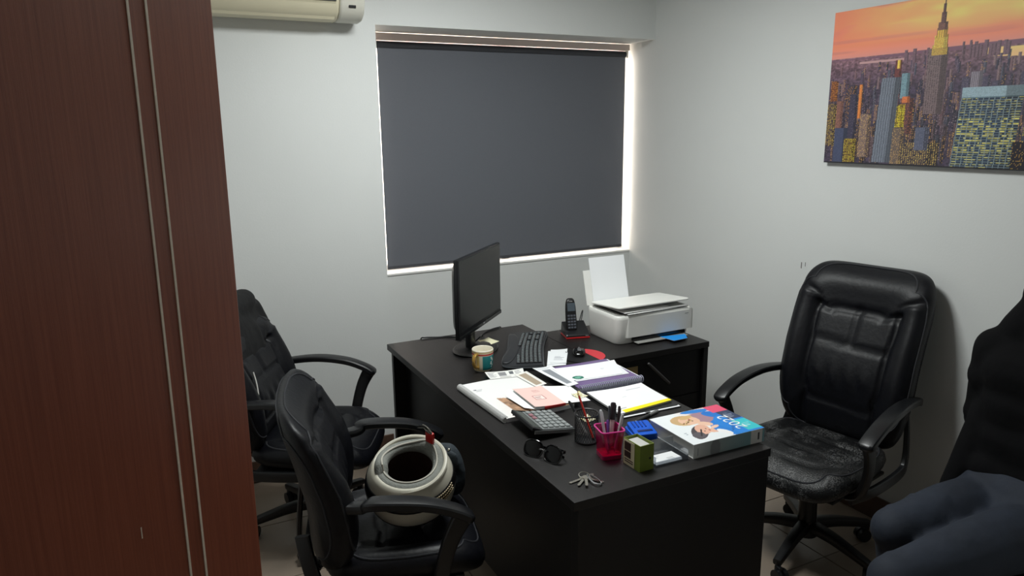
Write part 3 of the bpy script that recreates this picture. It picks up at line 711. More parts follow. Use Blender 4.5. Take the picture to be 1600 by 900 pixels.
# printer
pr = thing('printer', 'white inkjet printer with its lid ajar at the back right of the desk', 'printer', (-.685,-.825,DT))
m_prn = mat('printer_white', (236,236,231), .38, var=.01); m_prng = mat('printer_grey', (150,150,146), .4, var=.02)
hw, hd = .225, .135
def rr(x0, x1, y0, y1, r_, z, n=6):
    out = []
    for cx_, cy_, a0 in ((x1-r_,y1-r_,0),(x0+r_,y1-r_,90),(x0+r_,y0+r_,180),(x1-r_,y0+r_,270)):
        for k in range(n+1): a = R(a0+90*k/n); out.append(Vector((cx_+r_*math.cos(a), cy_+r_*math.sin(a), z)))
    return out
lv = [(.95,.90,.002),(.965,.93,.012),(.985,.97,.06),(1.0,1.0,.12),(1.0,1.0,.134),(.985,.97,.140)]
obj('body', B().rings([rr(-hw*a,hw*a,-hd*c,hd*1.0,.035,z) for a,c,z in lv]), m_prn, pr, sharp=50)
obj('scanner_bed', B().rings([rr(-hw*.95,hw*.95,-hd*.92,hd*.8,.02,.1395),rr(-hw*.95,hw*.95,-hd*.92,hd*.8,.02,.143)]), m_prng, pr)
obj('scanner_glass', B().box((-.01,-.012,.1435),(.34,.19,.0015)), m_gloss, pr, smooth=False)
Ml = Matrix.Translation((0,.10,.154)) @ Matrix.Rotation(R(-5),4,'X')
obj('lid', B().rings([[Ml@p for p in rr(-.212,.212,-.23,.02,.022,z)] for z in (0,.009)]), m_prn, pr, bev=.003)
for k,(x0_,x1_,dy,rz_,z_) in enumerate(((-.17,.16,-.238,.02,.1465),(-.10,.19,-.232,-.03,.1500),(-.19,.08,-.225,.05,.1535))):
    c_, s_ = math.cos(rz_), math.sin(rz_); q = [(x0_,dy+.10),(x1_,dy+.10),(x1_,.06),(x0_,.06)]
    q = [(c_*x-s_*y-.685, s_*x+c_*y-.825) for x,y in q]
    im = flat(14,14,(232,232,230) if k!=1 else (196,196,194))
    o = sheet('paper_sheet', q, DT+z_, m_paper, thick=.0012, img=im, curl=.0)
    tag(o, ['white sheet under the printer lid, lowest of three','greyish sheet under the printer lid, middle of three','white sheet under the printer lid, top of three'][k], 'paper', 'sheets under the printer lid')
obj('feed_slot_cover', B().box((-.02,.118,.146),(.30,.035,.014),bev=.004), m_prn, pr)
Mt = Matrix.Translation((-.085,.122,.144)) @ Matrix.Rotation(R(-14),4,'X')
obj('paper_support', B().box((-.012,.006,.085),(.255,.004,.175),M=Mt,bev=.001), m_prn, pr, smooth=False)
Mt2 = Mt
me_q = B().box((.005,0,.115),(.213,.0012,.235),M=Mt2)
o = obj('paper_sheet', me_q, mat('white_paper', (240,242,244), .7), None, smooth=False, loc=(-.685,-.825,DT)); tag(o, 'white sheets standing in the rear tray of the printer', 'paper')
obj('front_panel', B().rings([rr(-.17,hw*1.004,-hd*1.012,-hd*.9,.012,z) for z in (.032,.128)]), m_prn, pr, sharp=50)
obj('output_slot', B().box((.02,-hd*.985,.022),(.31,.014,.016)), m_gloss, pr, smooth=False)
obj('output_tray', B().box((.02,-hd-.012,.0095),(.30,.05,.004),bev=.001), m_prng, pr, smooth=False)
obj('ridge_set', B().box((-.04,-hd*1.0,.027),(.12,.012,.003)).box((.08,-hd*1.0,.027),(.08,.012,.003)), m_black2, pr, smooth=False)
obj('maker_mark', B().box((.185,-hd*1.013,.112),(.022,.001,.003)), MATS['grey_mark'], pr, smooth=False)
bc = sheet('blue_card', [(-.645,-1.05),(-.56,-1.045),(-.525,-.985),(-.66,-.965)], DT+.0125, m_card, thick=.0015, img=flat(6,6,(20,146,232)))
tag(bc, 'bright blue card sticking out of the printer output slot', 'card')

# big white spiral notebook
nb = thing('spiral_notebook', 'large white spiral notebook with a brown landscape on its cover', 'notebook', (-1.64,-1.325,DT), R(2))
im = flat(100,76,(236,236,234)); V_, U_ = np.meshgrid(np.linspace(0,1,100), np.linspace(0,1,76), indexing='ij')
t_ = np.clip((.55-V_)*2.2,0,1)[...,None]*np.clip(U_*1.6,0,1)[...,None]; im = im*(1-t_)+C8(226,196,184)*t_
g_ = np.random.default_rng(2).random((20,16)); rg = g_[(V_*19).astype(int),(U_*15).astype(int)]
hill = (V_ < .40+.06*np.sin(U_*9)+.04*rg)&(U_>.2); im[hill] = (C8(168,132,104)*(.75+.4*rg[...,None]))[hill]
lines(im,.10,.2,.74,.80,2,(150,150,160)); rect(im,.09,.12,.78,.80,(90,90,110))
grid_mesh('cover', m_card, 76, 100, lambda U, V: np.column_stack([-.135+U*.285, -.195+V*.39, np.full(U.shape,.0172)]), im, nb, .0006)
obj('pages', B().box((.008,0,.0085),(.28,.386,.016)), MATS['white_paper'], nb, smooth=False)
for k in range(52):
    y = -.188+k*.00735; rg_ = [(-.138+.0125*math.cos(t)*1.0, y+.0012*math.sin(t), .0125+.0115*math.sin(t)) for t in np.linspace(0,2*PI,10,endpoint=False)]
    if k == 0: ring_me = obj('coil', B().tube([(p[0], p[1]-y, p[2]) for p in rg_], .0016, 5, True), mat('white_coil', (216,216,214), .35), nb, loc=(0,y,0)).data
    else: link('coil', ring_me, None, nb, (0,y,0))
obj('coil_core', B().cyl((-.138,-.19,.0125),(-.138,.19,.0125),.0085,n=14), MATS['white_coil'], nb)
# leaflets
im = flat(70,90,(232,232,228)); lines(im,.05,.25,.2,.9,7,(120,122,128),1,.5); rect(im,.32,.52,.3,.85,(140,140,142)); rect(im,.60,.72,.45,.85,(96,100,104)); lines(im,.76,.95,.3,.9,6,(130,130,136),3,.5); rect(im,.3,.62,.1,.2,(170,168,166))
lf = sheet('leaflet', [(-1.648,-1.135),(-1.505,-1.165),(-1.474,-1.085),(-1.636,-1.055)], DT+.0185, m_paper, img=im, curl=.004)
tag(lf, 'printed leaflet with grey text blocks at the back of the white notebook', 'leaflet')
im = flat(50,40,(230,228,222)); rect(im,.2,.75,.1,.9,(168,152,132))
lf = sheet('leaflet', [(-1.53,-1.305),(-1.475,-1.29),(-1.475,-1.12),(-1.54,-1.135)], DT+.0198, m_paper, img=im)
tag(lf, 'narrow leaflet with tan panel beside the pink booklet', 'leaflet')
sh = sheet('paper_sheet', [(-1.56,-1.50),(-1.425,-1.53),(-1.415,-1.36),(-1.53,-1.30)], DT+.0215, m_paper, img=flat(10,10,(240,240,240)), curl=.002)
tag(sh, 'blank white sheet tucked under the pink booklet', 'paper')
# pink booklet
bk = thing('pink_booklet', 'pale pink booklet with a white label and red spine', 'booklet', (-1.588,-1.425,DT+.0232), R(-3))
obj('pages', B().box((0,.0,.0045),(.118,.195,.008)), MATS['white_paper'], bk, smooth=False)
im = flat(60,44,(238,204,196)); V_, U_ = np.meshgrid(np.linspace(0,1,60), np.linspace(0,1,44), indexing='ij')
rect(im,.32,.68,.34,.56,(178,92,90)); rect(im,.35,.65,.36,.54,(244,226,220)); lines(im,.38,.60,.39,.51,3,(150,90,92),2,.4); lines(im,.5,.75,.72,.84,3,(206,150,146),5,.3)
grid_mesh('cover', m_card, 44, 60, lambda U, V: np.column_stack([-.061+U*.122, -.1+V*.2, .0095+.006*(1-U)**3]), im, bk, .0007)
obj('red_spine', B().box((0.02,-.1005,.005),(.084,.003,.0095)), m_red, bk, smooth=False, bev=.001)
obj('loose_page', B().poly([(-.0625,-.10,.006),(-.0625,.09,.006),(-.10,.075,.0005),(-.085,-.06,.0005),(-.0625,-.10,.007),(-.0625,.09,.007),(-.10,.075,.0015),(-.085,-.06,.0015)],[(0,1,2,3),(7,6,5,4),(0,4,5,1),(1,5,6,2),(2,6,7,3),(3,7,4,0)]), MATS['white_paper'], bk, smooth=False)
# slip with grey band
im = flat(60,20,(236,238,240)); rect(im,.25,.7,.12,.85,(140,144,150)); lines(im,.1,.9,.88,.97,2,(170,172,178))
sl = sheet('payment_slip', [(-1.425,-1.372),(-1.372,-1.362),(-1.362,-1.125),(-1.446,-1.118)], DT+.0245, m_paper, img=im, curl=.003)
tag(sl, 'white slip with a grey band leaning on the purple notebook', 'paper')
# purple notebook
pn = thing('purple_notebook', 'purple notebook with black wire binding along its near edge', 'notebook', (-1.245,-1.272,DT), R(-2))
m_purple = mat('purple_cover', (116,96,140), .45, var=.06, vs=20)
obj('pages', B().box((.004,.0,.0105),(.29,.262,.020)), MATS['white_paper'], pn, smooth=False)
obj('cover', B().box((-.002,-.002,.0218),(.286,.268,.0016)), m_purple, pn, smooth=False)
obj('back_cover', B().box((0,0,.0008),(.292,.272,.0012)), m_purple, pn, smooth=False)
im = flat(10,14,(236,236,240)); 
grid_mesh('white_emblem', m_paper, 14, 10, lambda U, V: np.column_stack([.085+U*.035-.02*V, .06+V*.028, np.full(U.shape,.0232)]), im, pn, .0004)
for k in range(34):
    x = -.139+k*.00845; rg_ = [(.0012*math.sin(t), -.139+.0155*math.cos(t), .0172+.0148*math.sin(t)) for t in np.linspace(0,2*PI,10,endpoint=False)]
    if k == 0: wr = obj('wire_ring', B().tube(rg_, .0017, 5, True), mat('wire_grey', (176,178,196), .35, metal=.2), pn, loc=(x,0,0)).data
    else: link('wire_ring', wr, None, pn, (x,0,0))
im = flat(60,90,(240,241,243)); disc(im,.16,.16,.10,.12,(32,112,92)); disc(im,.16,.17,.06,.05,(120,180,160)); lines(im,.68,.78,.5,.6,2,(190,192,200),3,.3)
o = sheet('letter', [(-1.372,-1.322),(-1.15,-1.345),(-1.085,-1.19),(-1.378,-1.165)], DT+.0245, m_paper, img=im, curl=.003)
tag(o, 'white letter with a round green logo lying on the purple notebook', 'paper')
o = sheet('paper_sheet', [(-1.365,-1.335),(-1.125,-1.355),(-1.095,-1.205),(-1.36,-1.18)], DT+.0232, m_paper, img=flat(10,10,(232,233,236)))
tag(o, 'blank white sheet right under the letter on the purple notebook', 'paper')
# folder and yellow-edged pad
fd = thing('document_folder', 'black document folder under the white sheets with the yellow edge', 'folder', (-1.27,-1.572,DT), R(-2))
obj('cover', B().box((.005,-.005,.0015),(.262,.228,.0024)), m_black, fd, smooth=False)
obj('inner_sheet', B().box((.008,-.006,.0036),(.252,.222,.0014)), MATS['white_paper'], fd, smooth=False)
obj('flap', B().box((.004,0,.0062),(.25,.215,.0036)), m_black2, fd, smooth=False)
obj('clip', B().box((-.01,-.116,.0045),(.02,.008,.006)), m_chrome, fd, smooth=False, bev=.001)
im = flat(70,80,(242,242,243)); rect(im,.10,1,.0,.12,(250,232,20)); lines(im,.62,.95,.80,.86,1,(200,200,206)); lines(im,.0,.35,.15,.19,1,(60,60,66),2,.3); lines(im,.4,.5,.55,.6,1,(200,202,206))
o = sheet('document', [(-1.392,-1.672),(-1.148,-1.652),(-1.140,-1.455),(-1.385,-1.440)], DT+.0085, m_paper, thick=.006, img=im, curl=.004)
tag(o, 'stack of white sheets with a bright yellow near edge', 'paper')
for k,(q,z,ry_) in enumerate((([(-1.455,-1.50),(-1.41,-1.49),(-1.42,-1.44),(-1.462,-1.452)],DT+.0235,1),([(-1.52,-1.655),(-1.477,-1.645),(-1.484,-1.60),(-1.524,-1.612)],DT+.0004,1))):
    im = flat(20,20,(214,204,140)); g_ = np.random.default_rng(k).random((20,20)); im[g_ > .6] = C8(240,238,226); im[g_ < .15] = C8(120,110,40)
    o = sheet('sticky_note', q, z, m_paper, img=im, curl=.006); tag(o, ['small yellow note between the pink booklet and the white sheets','small yellow note beside the wire pencil cup'][k], 'note')

# calculator
cl_ = thing('calculator', 'grey desk calculator with raised display end', 'calculator', (-1.678,-1.618,DT), R(-3), rot=None)
Mc = Matrix.Translation((0,0,.0)) @ Matrix.Rotation(R(7),4,'Y')
def ctop(x): return .018+max(0,(-x-.04))*.25
b = B(); P = [(-.085,.010),(-.082,.024),(-.045,.014),(.072,.012),(.078,.008),(.076,.002)]
b.rings([[Mc@Vector((x,yy,z+.016)) for x,z in P] for yy in (-.088,.088)])
obj('case', b, mat('calculator_dark', (24,25,27), .45, var=.05), cl_, smooth=False, bev=.003)
obj('face_plate', B().box((.014,0,.0290),(.116,.168,.002),M=Mc), mat('calculator_grey', (128,132,132), .4, var=.03), cl_, smooth=False, bev=.0008)
Md = Mc @ Matrix.Translation((-.0632,0,.0345)) @ Matrix.Rotation(R(12),4,'Y')
obj('display', B().box((0,0,0),(.028,.15,.002),M=Md), mat('calculator_lcd', (72,78,74), .2), cl_, smooth=False)
obj('side_rim', B().box((.0,-.0885,.0215),(.15,.002,.012),M=Mc).box((.0,.0885,.0215),(.15,.002,.012),M=Mc), MATS['calculator_grey'], cl_, smooth=False)
kc = mat('calculator_key', (150,154,154), .45, var=.04); kr = mat('calculator_key_red', (158,112,120), .45); km = None
for r_ in range(5):
    for k in range(6):
        red = r_ == 0 and k in (1, 2)
        o = obj('key', B().box((0,0,0),(.0155,.0195,.006)), kr if red else kc, cl_, smooth=False, bev=.002, seg=1)
        o.matrix_local = Mc @ Matrix.Translation((-.028+r_*.0215, .066-k*.0265, .0325))

# sunglasses
sg = thing('sunglasses', 'black sunglasses lying folded near the desk edge', 'sunglasses', (-1.783,-1.82,DT), R(-65))
for s_ in (-1, 1):
    Ms = Matrix.Translation((s_*.037,-.012,.0245)) @ Matrix.Rotation(R(s_*-6),4,'Z') @ Matrix.Rotation(R(62),4,'X')
    obj('lens', B().slab(.066,.052,.003,place=lambda x,y,z: Ms@Vector((x,y+.10*abs(x)*0,z-4.0*x*x)), n=16, e=2.6), mat('dark_lens', (4,4,5), .12, spec=.25) if s_<0 else MATS['dark_lens'], sg, sharp=180)
    rg_ = [Ms@Vector((.0335*math.copysign(abs(math.cos(t))**.8,math.cos(t)), .0265*math.copysign(abs(math.sin(t))**.8,math.sin(t)), -4.0*(.0335*math.cos(t))**2)) for t in np.linspace(0,2*PI,28,endpoint=False)]
    obj('rim', B().tube(rg_, .0022, 6, True), m_gloss, sg)
    P = smooth_path([(s_*.066,-.006,.034),(s_*.069,.012,.032),(s_*.052,.024+.004*s_,.024),(-s_*.005,.030+.005*s_,.016),(-s_*.058,.028+.005*s_,.006)],6)
    obj('temple', B().sweep(P,.003,.009), m_gloss, sg)
    obj('hinge', B().box((s_*.067,.002,.034),(.005,.008,.006)), m_chrome, sg, smooth=False, bev=.001)
obj('bridge', B().tube(smooth_path([(-.008,-.016,.030),(0,-.018,.034),(.008,-.016,.030)],5), .0022, 6), m_chrome, sg)
for s_ in (-1,1): obj('nose_pad', B().ball((s_*.009,-.006,.024),.004,(.5,1,1),8,6), MATS['calculator_lcd'], sg)

# keys
ky = thing('key_bunch', 'bunch of silver keys on a ring at the front of the desk', 'keys', (-1.752,-2.005,DT))
obj('key_ring', B().tube([(.005+.016*math.cos(t),.012+.016*math.sin(t),.0075+.003*math.sin(t*1)) for t in np.linspace(0,2*PI,28,endpoint=False)], .0013, 6, True), m_steel, ky)
for k,(dx,dy,ln,z) in enumerate(((-.056,-.004,.058,.004),(-.050,-.036,.056,.0065),(-.028,-.052,.056,.009),(.032,-.044,.058,.004))):
    a = math.atan2(dy,dx); O = Vector((.004,.004,z)); Mk = Matrix.Translation(O) @ Matrix.Rotation(a,4,'Z') @ Matrix.Rotation(R(3),4,'Y')
    hd_ = [(.009+.0105*math.cos(t), .0105*math.sin(t)) for t in np.linspace(R(35),R(325),14)]
    bl_ = [(.018,-.0042),(.024,-.0042),(.028,-.003),(.032,-.0046),(.036,-.003),(.040,-.0046),(.044,-.003),(.048,-.0042),(ln-.004,-.0042),(ln,0),(ln-.003,.0042),(.018,.0042)]
    b = B(); b.prism(hd_,0,.0022,M=Mk); b.prism(bl_,0.0002,.002,M=Mk)
    obj('key', b, m_steel, ky, smooth=False)
P = [(.010,.004),(.004,-.02),(.006,-.044),(.016,-.052),(.026,-.046),(.026,-.022),(.018,0)]
obj('carabiner', B().tube(smooth_path([(x,y,.012-.006*(-y/.05)) for x,y in P],5), .0026, 7), m_chrome, ky)
obj('key_tag', B().cyl((.034,.016,.0002),(.034,.016,.0022),.006,n=14), m_steel, ky)

# pencil cups
mc = thing('wire_pencil_cup', 'black wire mesh pencil cup with a red pencil in it', 'pencil cup', (-1.602,-1.778,DT))
b = B(); RC = .0385
for k in range(30):
    for d_ in (-1, 1):
        b.tube([(RC*math.cos(2*PI*k/30+d_*t*1.1), RC*math.sin(2*PI*k/30+d_*t*1.1), .004+t*.09) for t in np.linspace(0,1,9)], .0006, 4)
o = obj('wire_mesh', b, m_black, mc); o['kind'] = 'stuff'
obj('rim', B().tube([(RC*math.cos(t),RC*math.sin(t),.096) for t in np.linspace(0,2*PI,36,endpoint=False)], .0026, 8, True), m_black2, mc)
obj('base', B().lathe([(.001,.0005),(RC,.0005),(RC+.001,.003),(RC,.006),(.001,.005)],32), m_black2, mc)
def pen(name, label, cat, p0, p1, r_, c, tip=None, cap=None, group=None, kind='pen', clear=False):
    p0 = Vector(p0); p1 = Vector(p1); d = (p1-p0); L_ = d.length; d.normalize()
    t = thing(name, label, cat, p0, group=group); t.rotation_euler = Vector((0,0,1)).rotation_difference(d).to_euler()
    bm_ = mat(name+'_body', c, .35, var=.03)
    if kind == 'pencil':
        obj('shaft', B().cyl((0,0,0),(0,0,L_*.86),r_,n=6), bm_, t, sharp=20)
        obj('wood_cone', B().cyl((0,0,L_*.86),(0,0,L_*.96),r_,r_*.3,6), mat('pencil_wood', (222,184,130), .7), t)
        obj('lead', B().cyl((0,0,L_*.96),(0,0,L_),r_*.3,.0003,6), m_black, t)
        obj('end_cap', B().cyl((0,0,-.002),(0,0,.006),r_*1.02,n=6), m_black, t)
    else:
        obj('barrel', B().tube([(0,0,.012),(0,0,L_*.62),(0,0,L_*.63)],[r_,r_,r_*.95],12), bm_, t)
        obj('tip', B().cyl((0,0,.012),(0,0,0),r_*.8,.0008,10), mat(name+'_tip', tip or (150,150,152), .3), t)
        b = B(); b.tube([(0,0,L_*.625),(0,0,L_*.96),(0,0,L_*.99),(0,0,L_)],[r_*1.08,r_*1.05,r_*.8,r_*.2],12)
        obj('cap', b, mat(name+'_cap', cap or c, .35), t)
        obj('clip', B().box((r_*1.35,0,L_*.84),(.0012,.003,L_*.2)), MATS[name+'_cap'], t, smooth=False)
    return t
pen('red_pencil', 'long red pencil standing in the wire pencil cup', 'pencil', (-1.585,-1.795,DT+.007), (-1.600,-1.712,DT+.158), .0036, (196,44,34), kind='pencil')
pen('ballpoint_pen', 'black and silver pen leaning in the wire pencil cup', 'pen', (-1.593,-1.772,DT+.012), (-1.617,-1.690,DT+.112), .0042, (150,150,148), cap=(20,20,22))
pen('marker_pen', 'grey and black pen lying on the desk behind the blue gadget', 'pen', (-1.384,-1.742,DT+.0065), (-1.244,-1.695,DT+.0065), .0058, (40,42,44), cap=(122,122,120))
def pinkmat():
    m = bpy.data.materials.new('pink_clear_plastic'); m.use_nodes = True; nt = m.node_tree; nt.nodes.clear()
    o = nt.nodes.new('ShaderNodeOutputMaterial'); mx = nt.nodes.new('ShaderNodeMixShader'); mx2 = nt.nodes.new('ShaderNodeMixShader')
    t = nt.nodes.new('ShaderNodeBsdfTransparent'); t.inputs[0].default_value = (*lin((236,120,176)),1)
    d = nt.nodes.new('ShaderNodeBsdfDiffuse'); d.inputs[0].default_value = (*lin((206,52,128)),1)
    g = nt.nodes.new('ShaderNodeBsdfGlossy'); g.inputs['Roughness'].default_value = .1
    mx.inputs[0].default_value = .17; mx2.inputs[0].default_value = .07
    nt.links.new(t.outputs[0],mx.inputs[1]); nt.links.new(d.outputs[0],mx.inputs[2]); nt.links.new(mx.outputs[0],mx2.inputs[1]); nt.links.new(g.outputs[0],mx2.inputs[2]); nt.links.new(mx2.outputs[0],o.inputs[0]); return m
m_pink = pinkmat()
pc = thing('pink_pencil_cup', 'clear pink square pen cup full of pens', 'pencil cup', (-1.600,-1.905,DT), R(-12))
def rsq(h_, r_, z): return rr(-h_,h_,-h_,h_,r_,z,5)
obj('walls', B().rings([rsq(.031,.010,.004),rsq(.034,.011,.05),rsq(.0385,.012,.093),rsq(.0365,.011,.093),rsq(.032,.010,.05),rsq(.029,.009,.006)],caps=False), m_pink, pc, sharp=180)
obj('base', B().rings([rsq(.032,.010,.0005),rsq(.032,.010,.014)]), mat('pink_base', (176,24,84), .3), pc)
obj('rim', B().tube(rsq(.0385,.012,.0935), .0024, 6, True), mat('pink_rim', (222,70,150), .3), pc)
G = 'pens in the pink cup'
z0 = DT+.016
pen('white_pen', 'white pen at the left of the pink pen cup', 'pen', (-1.612,-1.917,z0), (-1.617,-1.880,DT+.148), .0045, (226,226,232), tip=(200,180,200), group=G)
pen('slim_pen', 'slim dark grey pen in the middle of the pink pen cup', 'pen', (-1.600,-1.900,z0), (-1.576,-1.868,DT+.150), .0032, (58,60,66), cap=(70,72,80), group=G)
pen('double_marker', 'thick pale marker with a dark cap in the pink pen cup', 'pen', (-1.588,-1.892,z0), (-1.556,-1.862,DT+.155), .0085, (222,186,190), cap=(40,28,34), group=G)
pen('capped_pen', 'brown capped pen behind the pale marker in the pink pen cup', 'pen', (-1.575,-1.912,z0), (-1.540,-1.872,DT+.143), .0042, (96,60,66), cap=(44,30,34), group=G)
pen('clear_pen', 'clear grey ballpoint at the right of the pink pen cup', 'pen', (-1.590,-1.920,z0), (-1.556,-1.912,DT+.133), .0045, (176,176,178), cap=(190,190,192), group=G)
pen('violet_pen', 'violet pen low in the pink pen cup', 'pen', (-1.606,-1.912,z0), (-1.594,-1.886,DT+.112), .004, (120,72,150), cap=(110,70,150), group=G)

# small green box
gb = thing('green_box', 'small open green and beige cardboard box beside the pink cup', 'box', (-1.560,-2.003,DT), R(2))
m_green = mat('green_card', (112,128,40), .55, var=.06, vs=30); m_beige = mat('beige_card', (214,204,172), .6, var=.04)
bx, by, bz = .026, .040, .083
b = B()
for (c_, d_) in (((bx-.001,0,bz/2),(.002,2*by,bz)),((0,-by+.001,bz/2),(2*bx-.004,.002,bz)),((0,by-.001,bz/2),(2*bx-.004,.002,bz)),((-bx+.001,0,bz/2),(.002,2*by,bz)),((0,0,.001),(2*bx-.004,2*by-.004,.002))): b.box(c_,d_)
obj('walls', b, m_green, gb, smooth=False)
obj('beige_panel', B().box((-bx-.0004,.012,bz/2-.001),(.0012,.052,bz-.004)), m_beige, gb, smooth=False)
for z_,h_ in ((.062,.026),(.036,.020)): obj('dark_window', B().box((-bx-.0012,.018,z_),(.0008,.030,h_)), mat('brown_print',(52,34,26),.6) if z_==.062 else MATS['brown_print'], gb, smooth=False)
for z_ in (.012,.019): obj('text_line', B().box((-bx-.0012,.012,z_),(.0008,.040,.003)), MATS['brown_print'], gb, smooth=False)
obj('inner_block', B().box((0,0,bz/2-.004),(2*bx-.006,2*by-.008,bz-.010)), mat('grey_white_card', (196,196,192), .7), gb, smooth=False)
obj('black_dot', B().cyl((.012,-by-.0006,.038),(.012,-by+.0004,.038),.004,n=12), m_black, gb)

# clear card holder
ch = thing('card_holder', 'clear plastic holder with white business cards', 'card holder', (-1.462,-2.008,DT), R(-1))
m_clear = glass_mat('clear_plastic', (.78,.81,.85), .22, .15)
b = B(); b.box((0,0,.0015),(.125,.07,.003)); b.box((0,-.034,.010),(.125,.002,.014)); b.box((-.0615,0,.018),(.002,.07,.030)); b.box((.0615,0,.018),(.002,.07,.030))
obj('tray', b, m_clear, ch, smooth=False)
obj('back_plate', B().box((0,0,.025),(.125,.002,.052),M=Matrix.Translation((0,.032,0))@Matrix.Rotation(R(-14),4,'X')), m_clear, ch, smooth=False)
im = flat(30,50,(238,239,240)); lines(im,.5,.9,.16,.40,2,(90,94,104),2,.4); lines(im,.1,.4,.5,.8,3,(190,192,198),3,.3)
for k in range(3):
    q = [(-1.516+.004*k,-2.036+.003*k),(-1.420+.002*k,-2.039+.003*k),(-1.418,-1.984),(-1.513,-1.982)]
    o = sheet('business_card', q, DT+.0034+.0016*k, m_paper, thick=.0013, img=im if k==2 else flat(4,4,(230,231,232)))
    tag(o, ['bottom white business card in the clear holder','middle white business card in the clear holder','top business card in the clear holder with printed lines'][k], 'card', 'business cards in the clear holder')

# blue gadget
bg_ = thing('hole_punch', 'blue plastic gadget with ribbed top behind the green box', 'hole punch', (-1.418,-1.828,DT), R(-14))
m_blue = mat('blue_plastic', (22,92,208), .35, var=.03)
b = B(); b.rings([rr(-.042,.042,-.045,.045,.008,z) for z in (.001,.018)]); obj('base', b, m_blue, bg_, bev=.002)
Mg = Matrix.Translation((0,.02,.020))@Matrix.Rotation(R(8),4,'X')
obj('lever', B().rings([[Mg@p for p in rr(-.038,.038,-.068,.02,.008,z)] for z in (0,.014)]), m_blue, bg_, bev=.002)
for k in range(4): obj('rib', B().box((-.024+k*.013,-.004,.0155),(.004,.036,.003),M=Mg), mat('blue_rib',(16,66,160),.4) if k==0 else MATS['blue_rib'], bg_, smooth=False)
obj('slot', B().box((.002,-.045,.0146),(.052,.010,.002),M=Mg), mat('blue_slot',(10,36,96),.4), bg_, smooth=False)

# thick catalogue 2022
ct = thing('catalogue', 'thick 2022 catalogue with two people on its blue and white cover', 'book', (-1.238,-1.938,DT), R(-1))
cw, chh, cz = .29, .228, .047
obj('pages', B().box((.001,.002,cz/2),(cw-.006,chh-.006,cz-.004)), mat('page_block', (206,206,202), .8, var=.08, vs=3, stretch=(1,1,300)), ct, smooth=False)
nW, nH = 150, 116     # image: U along +x (cover bottom), V along +y (cover right)
im = flat(nH,nW,(236,240,242))
V_, U_ = np.meshgrid(np.linspace(0,1,nH), np.linspace(0,1,nW), indexing='ij')
t_ = np.clip((U_-.3)*3,0,1)[...,None]*np.clip((V_-.35)*3,0,1)[...,None]; im = im*(1-t_)+C8(236,208,196)*t_
disc(im,.60,.66,.20,.26,(168,132,146),0,.3)                               # mauve top
disc(im,.33,.72,.17,.17,(206,170,122),.2); disc(im,.38,.69,.13,.14,(236,192,164)); disc(im,.40,.80,.10,.05,(214,176,120),.3)   # fair head
disc(im,.28,.30,.10,.22,(70,62,66),-.5); disc(im,.36,.36,.09,.16,(232,180,156),-.3); disc(im,.47,.27,.09,.07,(236,186,160)); disc(im,.22,.22,.08,.10,(88,82,88),-.4)  # dark head
disc(im,.70,.26,.22,.30,(24,126,214),.1); disc(im,.62,.93,.20,.06,(38,128,210),-.15); disc(im,.76,.72,.16,.10,(34,118,204),-.9); disc(im,.54,.16,.05,.12,(240,240,240),.3)
disc(im,.80,.40,.20,.26,(30,132,220)); rect(im,.66,1,.0,.16,(30,132,220))
for k in range(9): disc(im,.25+.02*k,.60+.012*k+.02*math.sin(k*2),.035,.012,(150,112,66) if k%2 else (224,190,140),.9)
disc(im,.35,.66,.012,.016,(70,40,36)); disc(im,.41,.66,.012,.016,(70,40,36)); disc(im,.405,.72,.010,.03,(190,90,88)); disc(im,.35,.30,.010,.014,(50,30,28)); disc(im,.40,.36,.010,.014,(50,30,28)); disc(im,.415,.30,.012,.022,(176,84,80))
disc(im,.49,.50,.06,.10,(238,196,170),.6); disc(im,.53,.36,.07,.035,(240,200,176),.4)
for k in range(6): disc(im,.24+.018*k,.20+.03*k,.03,.01,(40,34,38),1.1)
for k in range(5): disc(im,.66+.03*k,.16+.05*k,.05,.008,(16,96,176),.7)
rect(im,.78,1,.76,1,(232,84,118)); rect(im,.82,1,.46,.76,(54,66,96)); rect(im,.80,1,.06,.42,(58,198,206))
lines(im,.86,.97,.52,.70,4,(150,160,184),2,.35); lines(im,.87,.97,.18,.30,3,(190,236,238),3,.3); lines(im,.10,.14,.30,.38,2,(150,160,170))
grid_mesh('cover', m_card, nW, nH, lambda U, V: np.column_stack([-cw/2+U*cw, -chh/2+V*chh, np.full(U.shape,cz)]), im, ct, .0012)
im2 = flat(16,120,(150,160,160)); V_, U_ = np.meshgrid(np.linspace(0,1,16), np.linspace(0,1,120), indexing='ij')
t_ = np.clip((U_-.35)*2,0,1)[...,None]; im2 = im2*(1-t_)+C8(112,150,156)*t_; t_ = np.clip((.3-U_)*4,0,1)[...,None]; im2 = im2*(1-t_)+C8(206,208,206)*t_
disc(im2,.30,.4,.07,.6,(126,128,130)); rect(im2,.80,.97,.0,1,(206,204,200)); rect(im2,.90,.93,.25,.75,(40,40,46)); rect(im2,.06,.07,.2,.7,(120,126,130))
grid_mesh('spine', m_card, 120, 16, lambda U, V: np.column_stack([-cw/2+U*cw, np.full(U.shape,-chh/2-.0004), V*cz]), im2, ct, .0012)
obj('back_cover', B().box((0,0,.0008),(cw,chh,.0014)), MATS['grey_white_card'], ct, smooth=False)
text('year_print', '2022', .058, Matrix.Translation((.085,-.028,cz+.0006)) @ Matrix.Rotation(R(90),4,'Z'), mat('white_ink', (246,248,250), .4), ct, .0003)

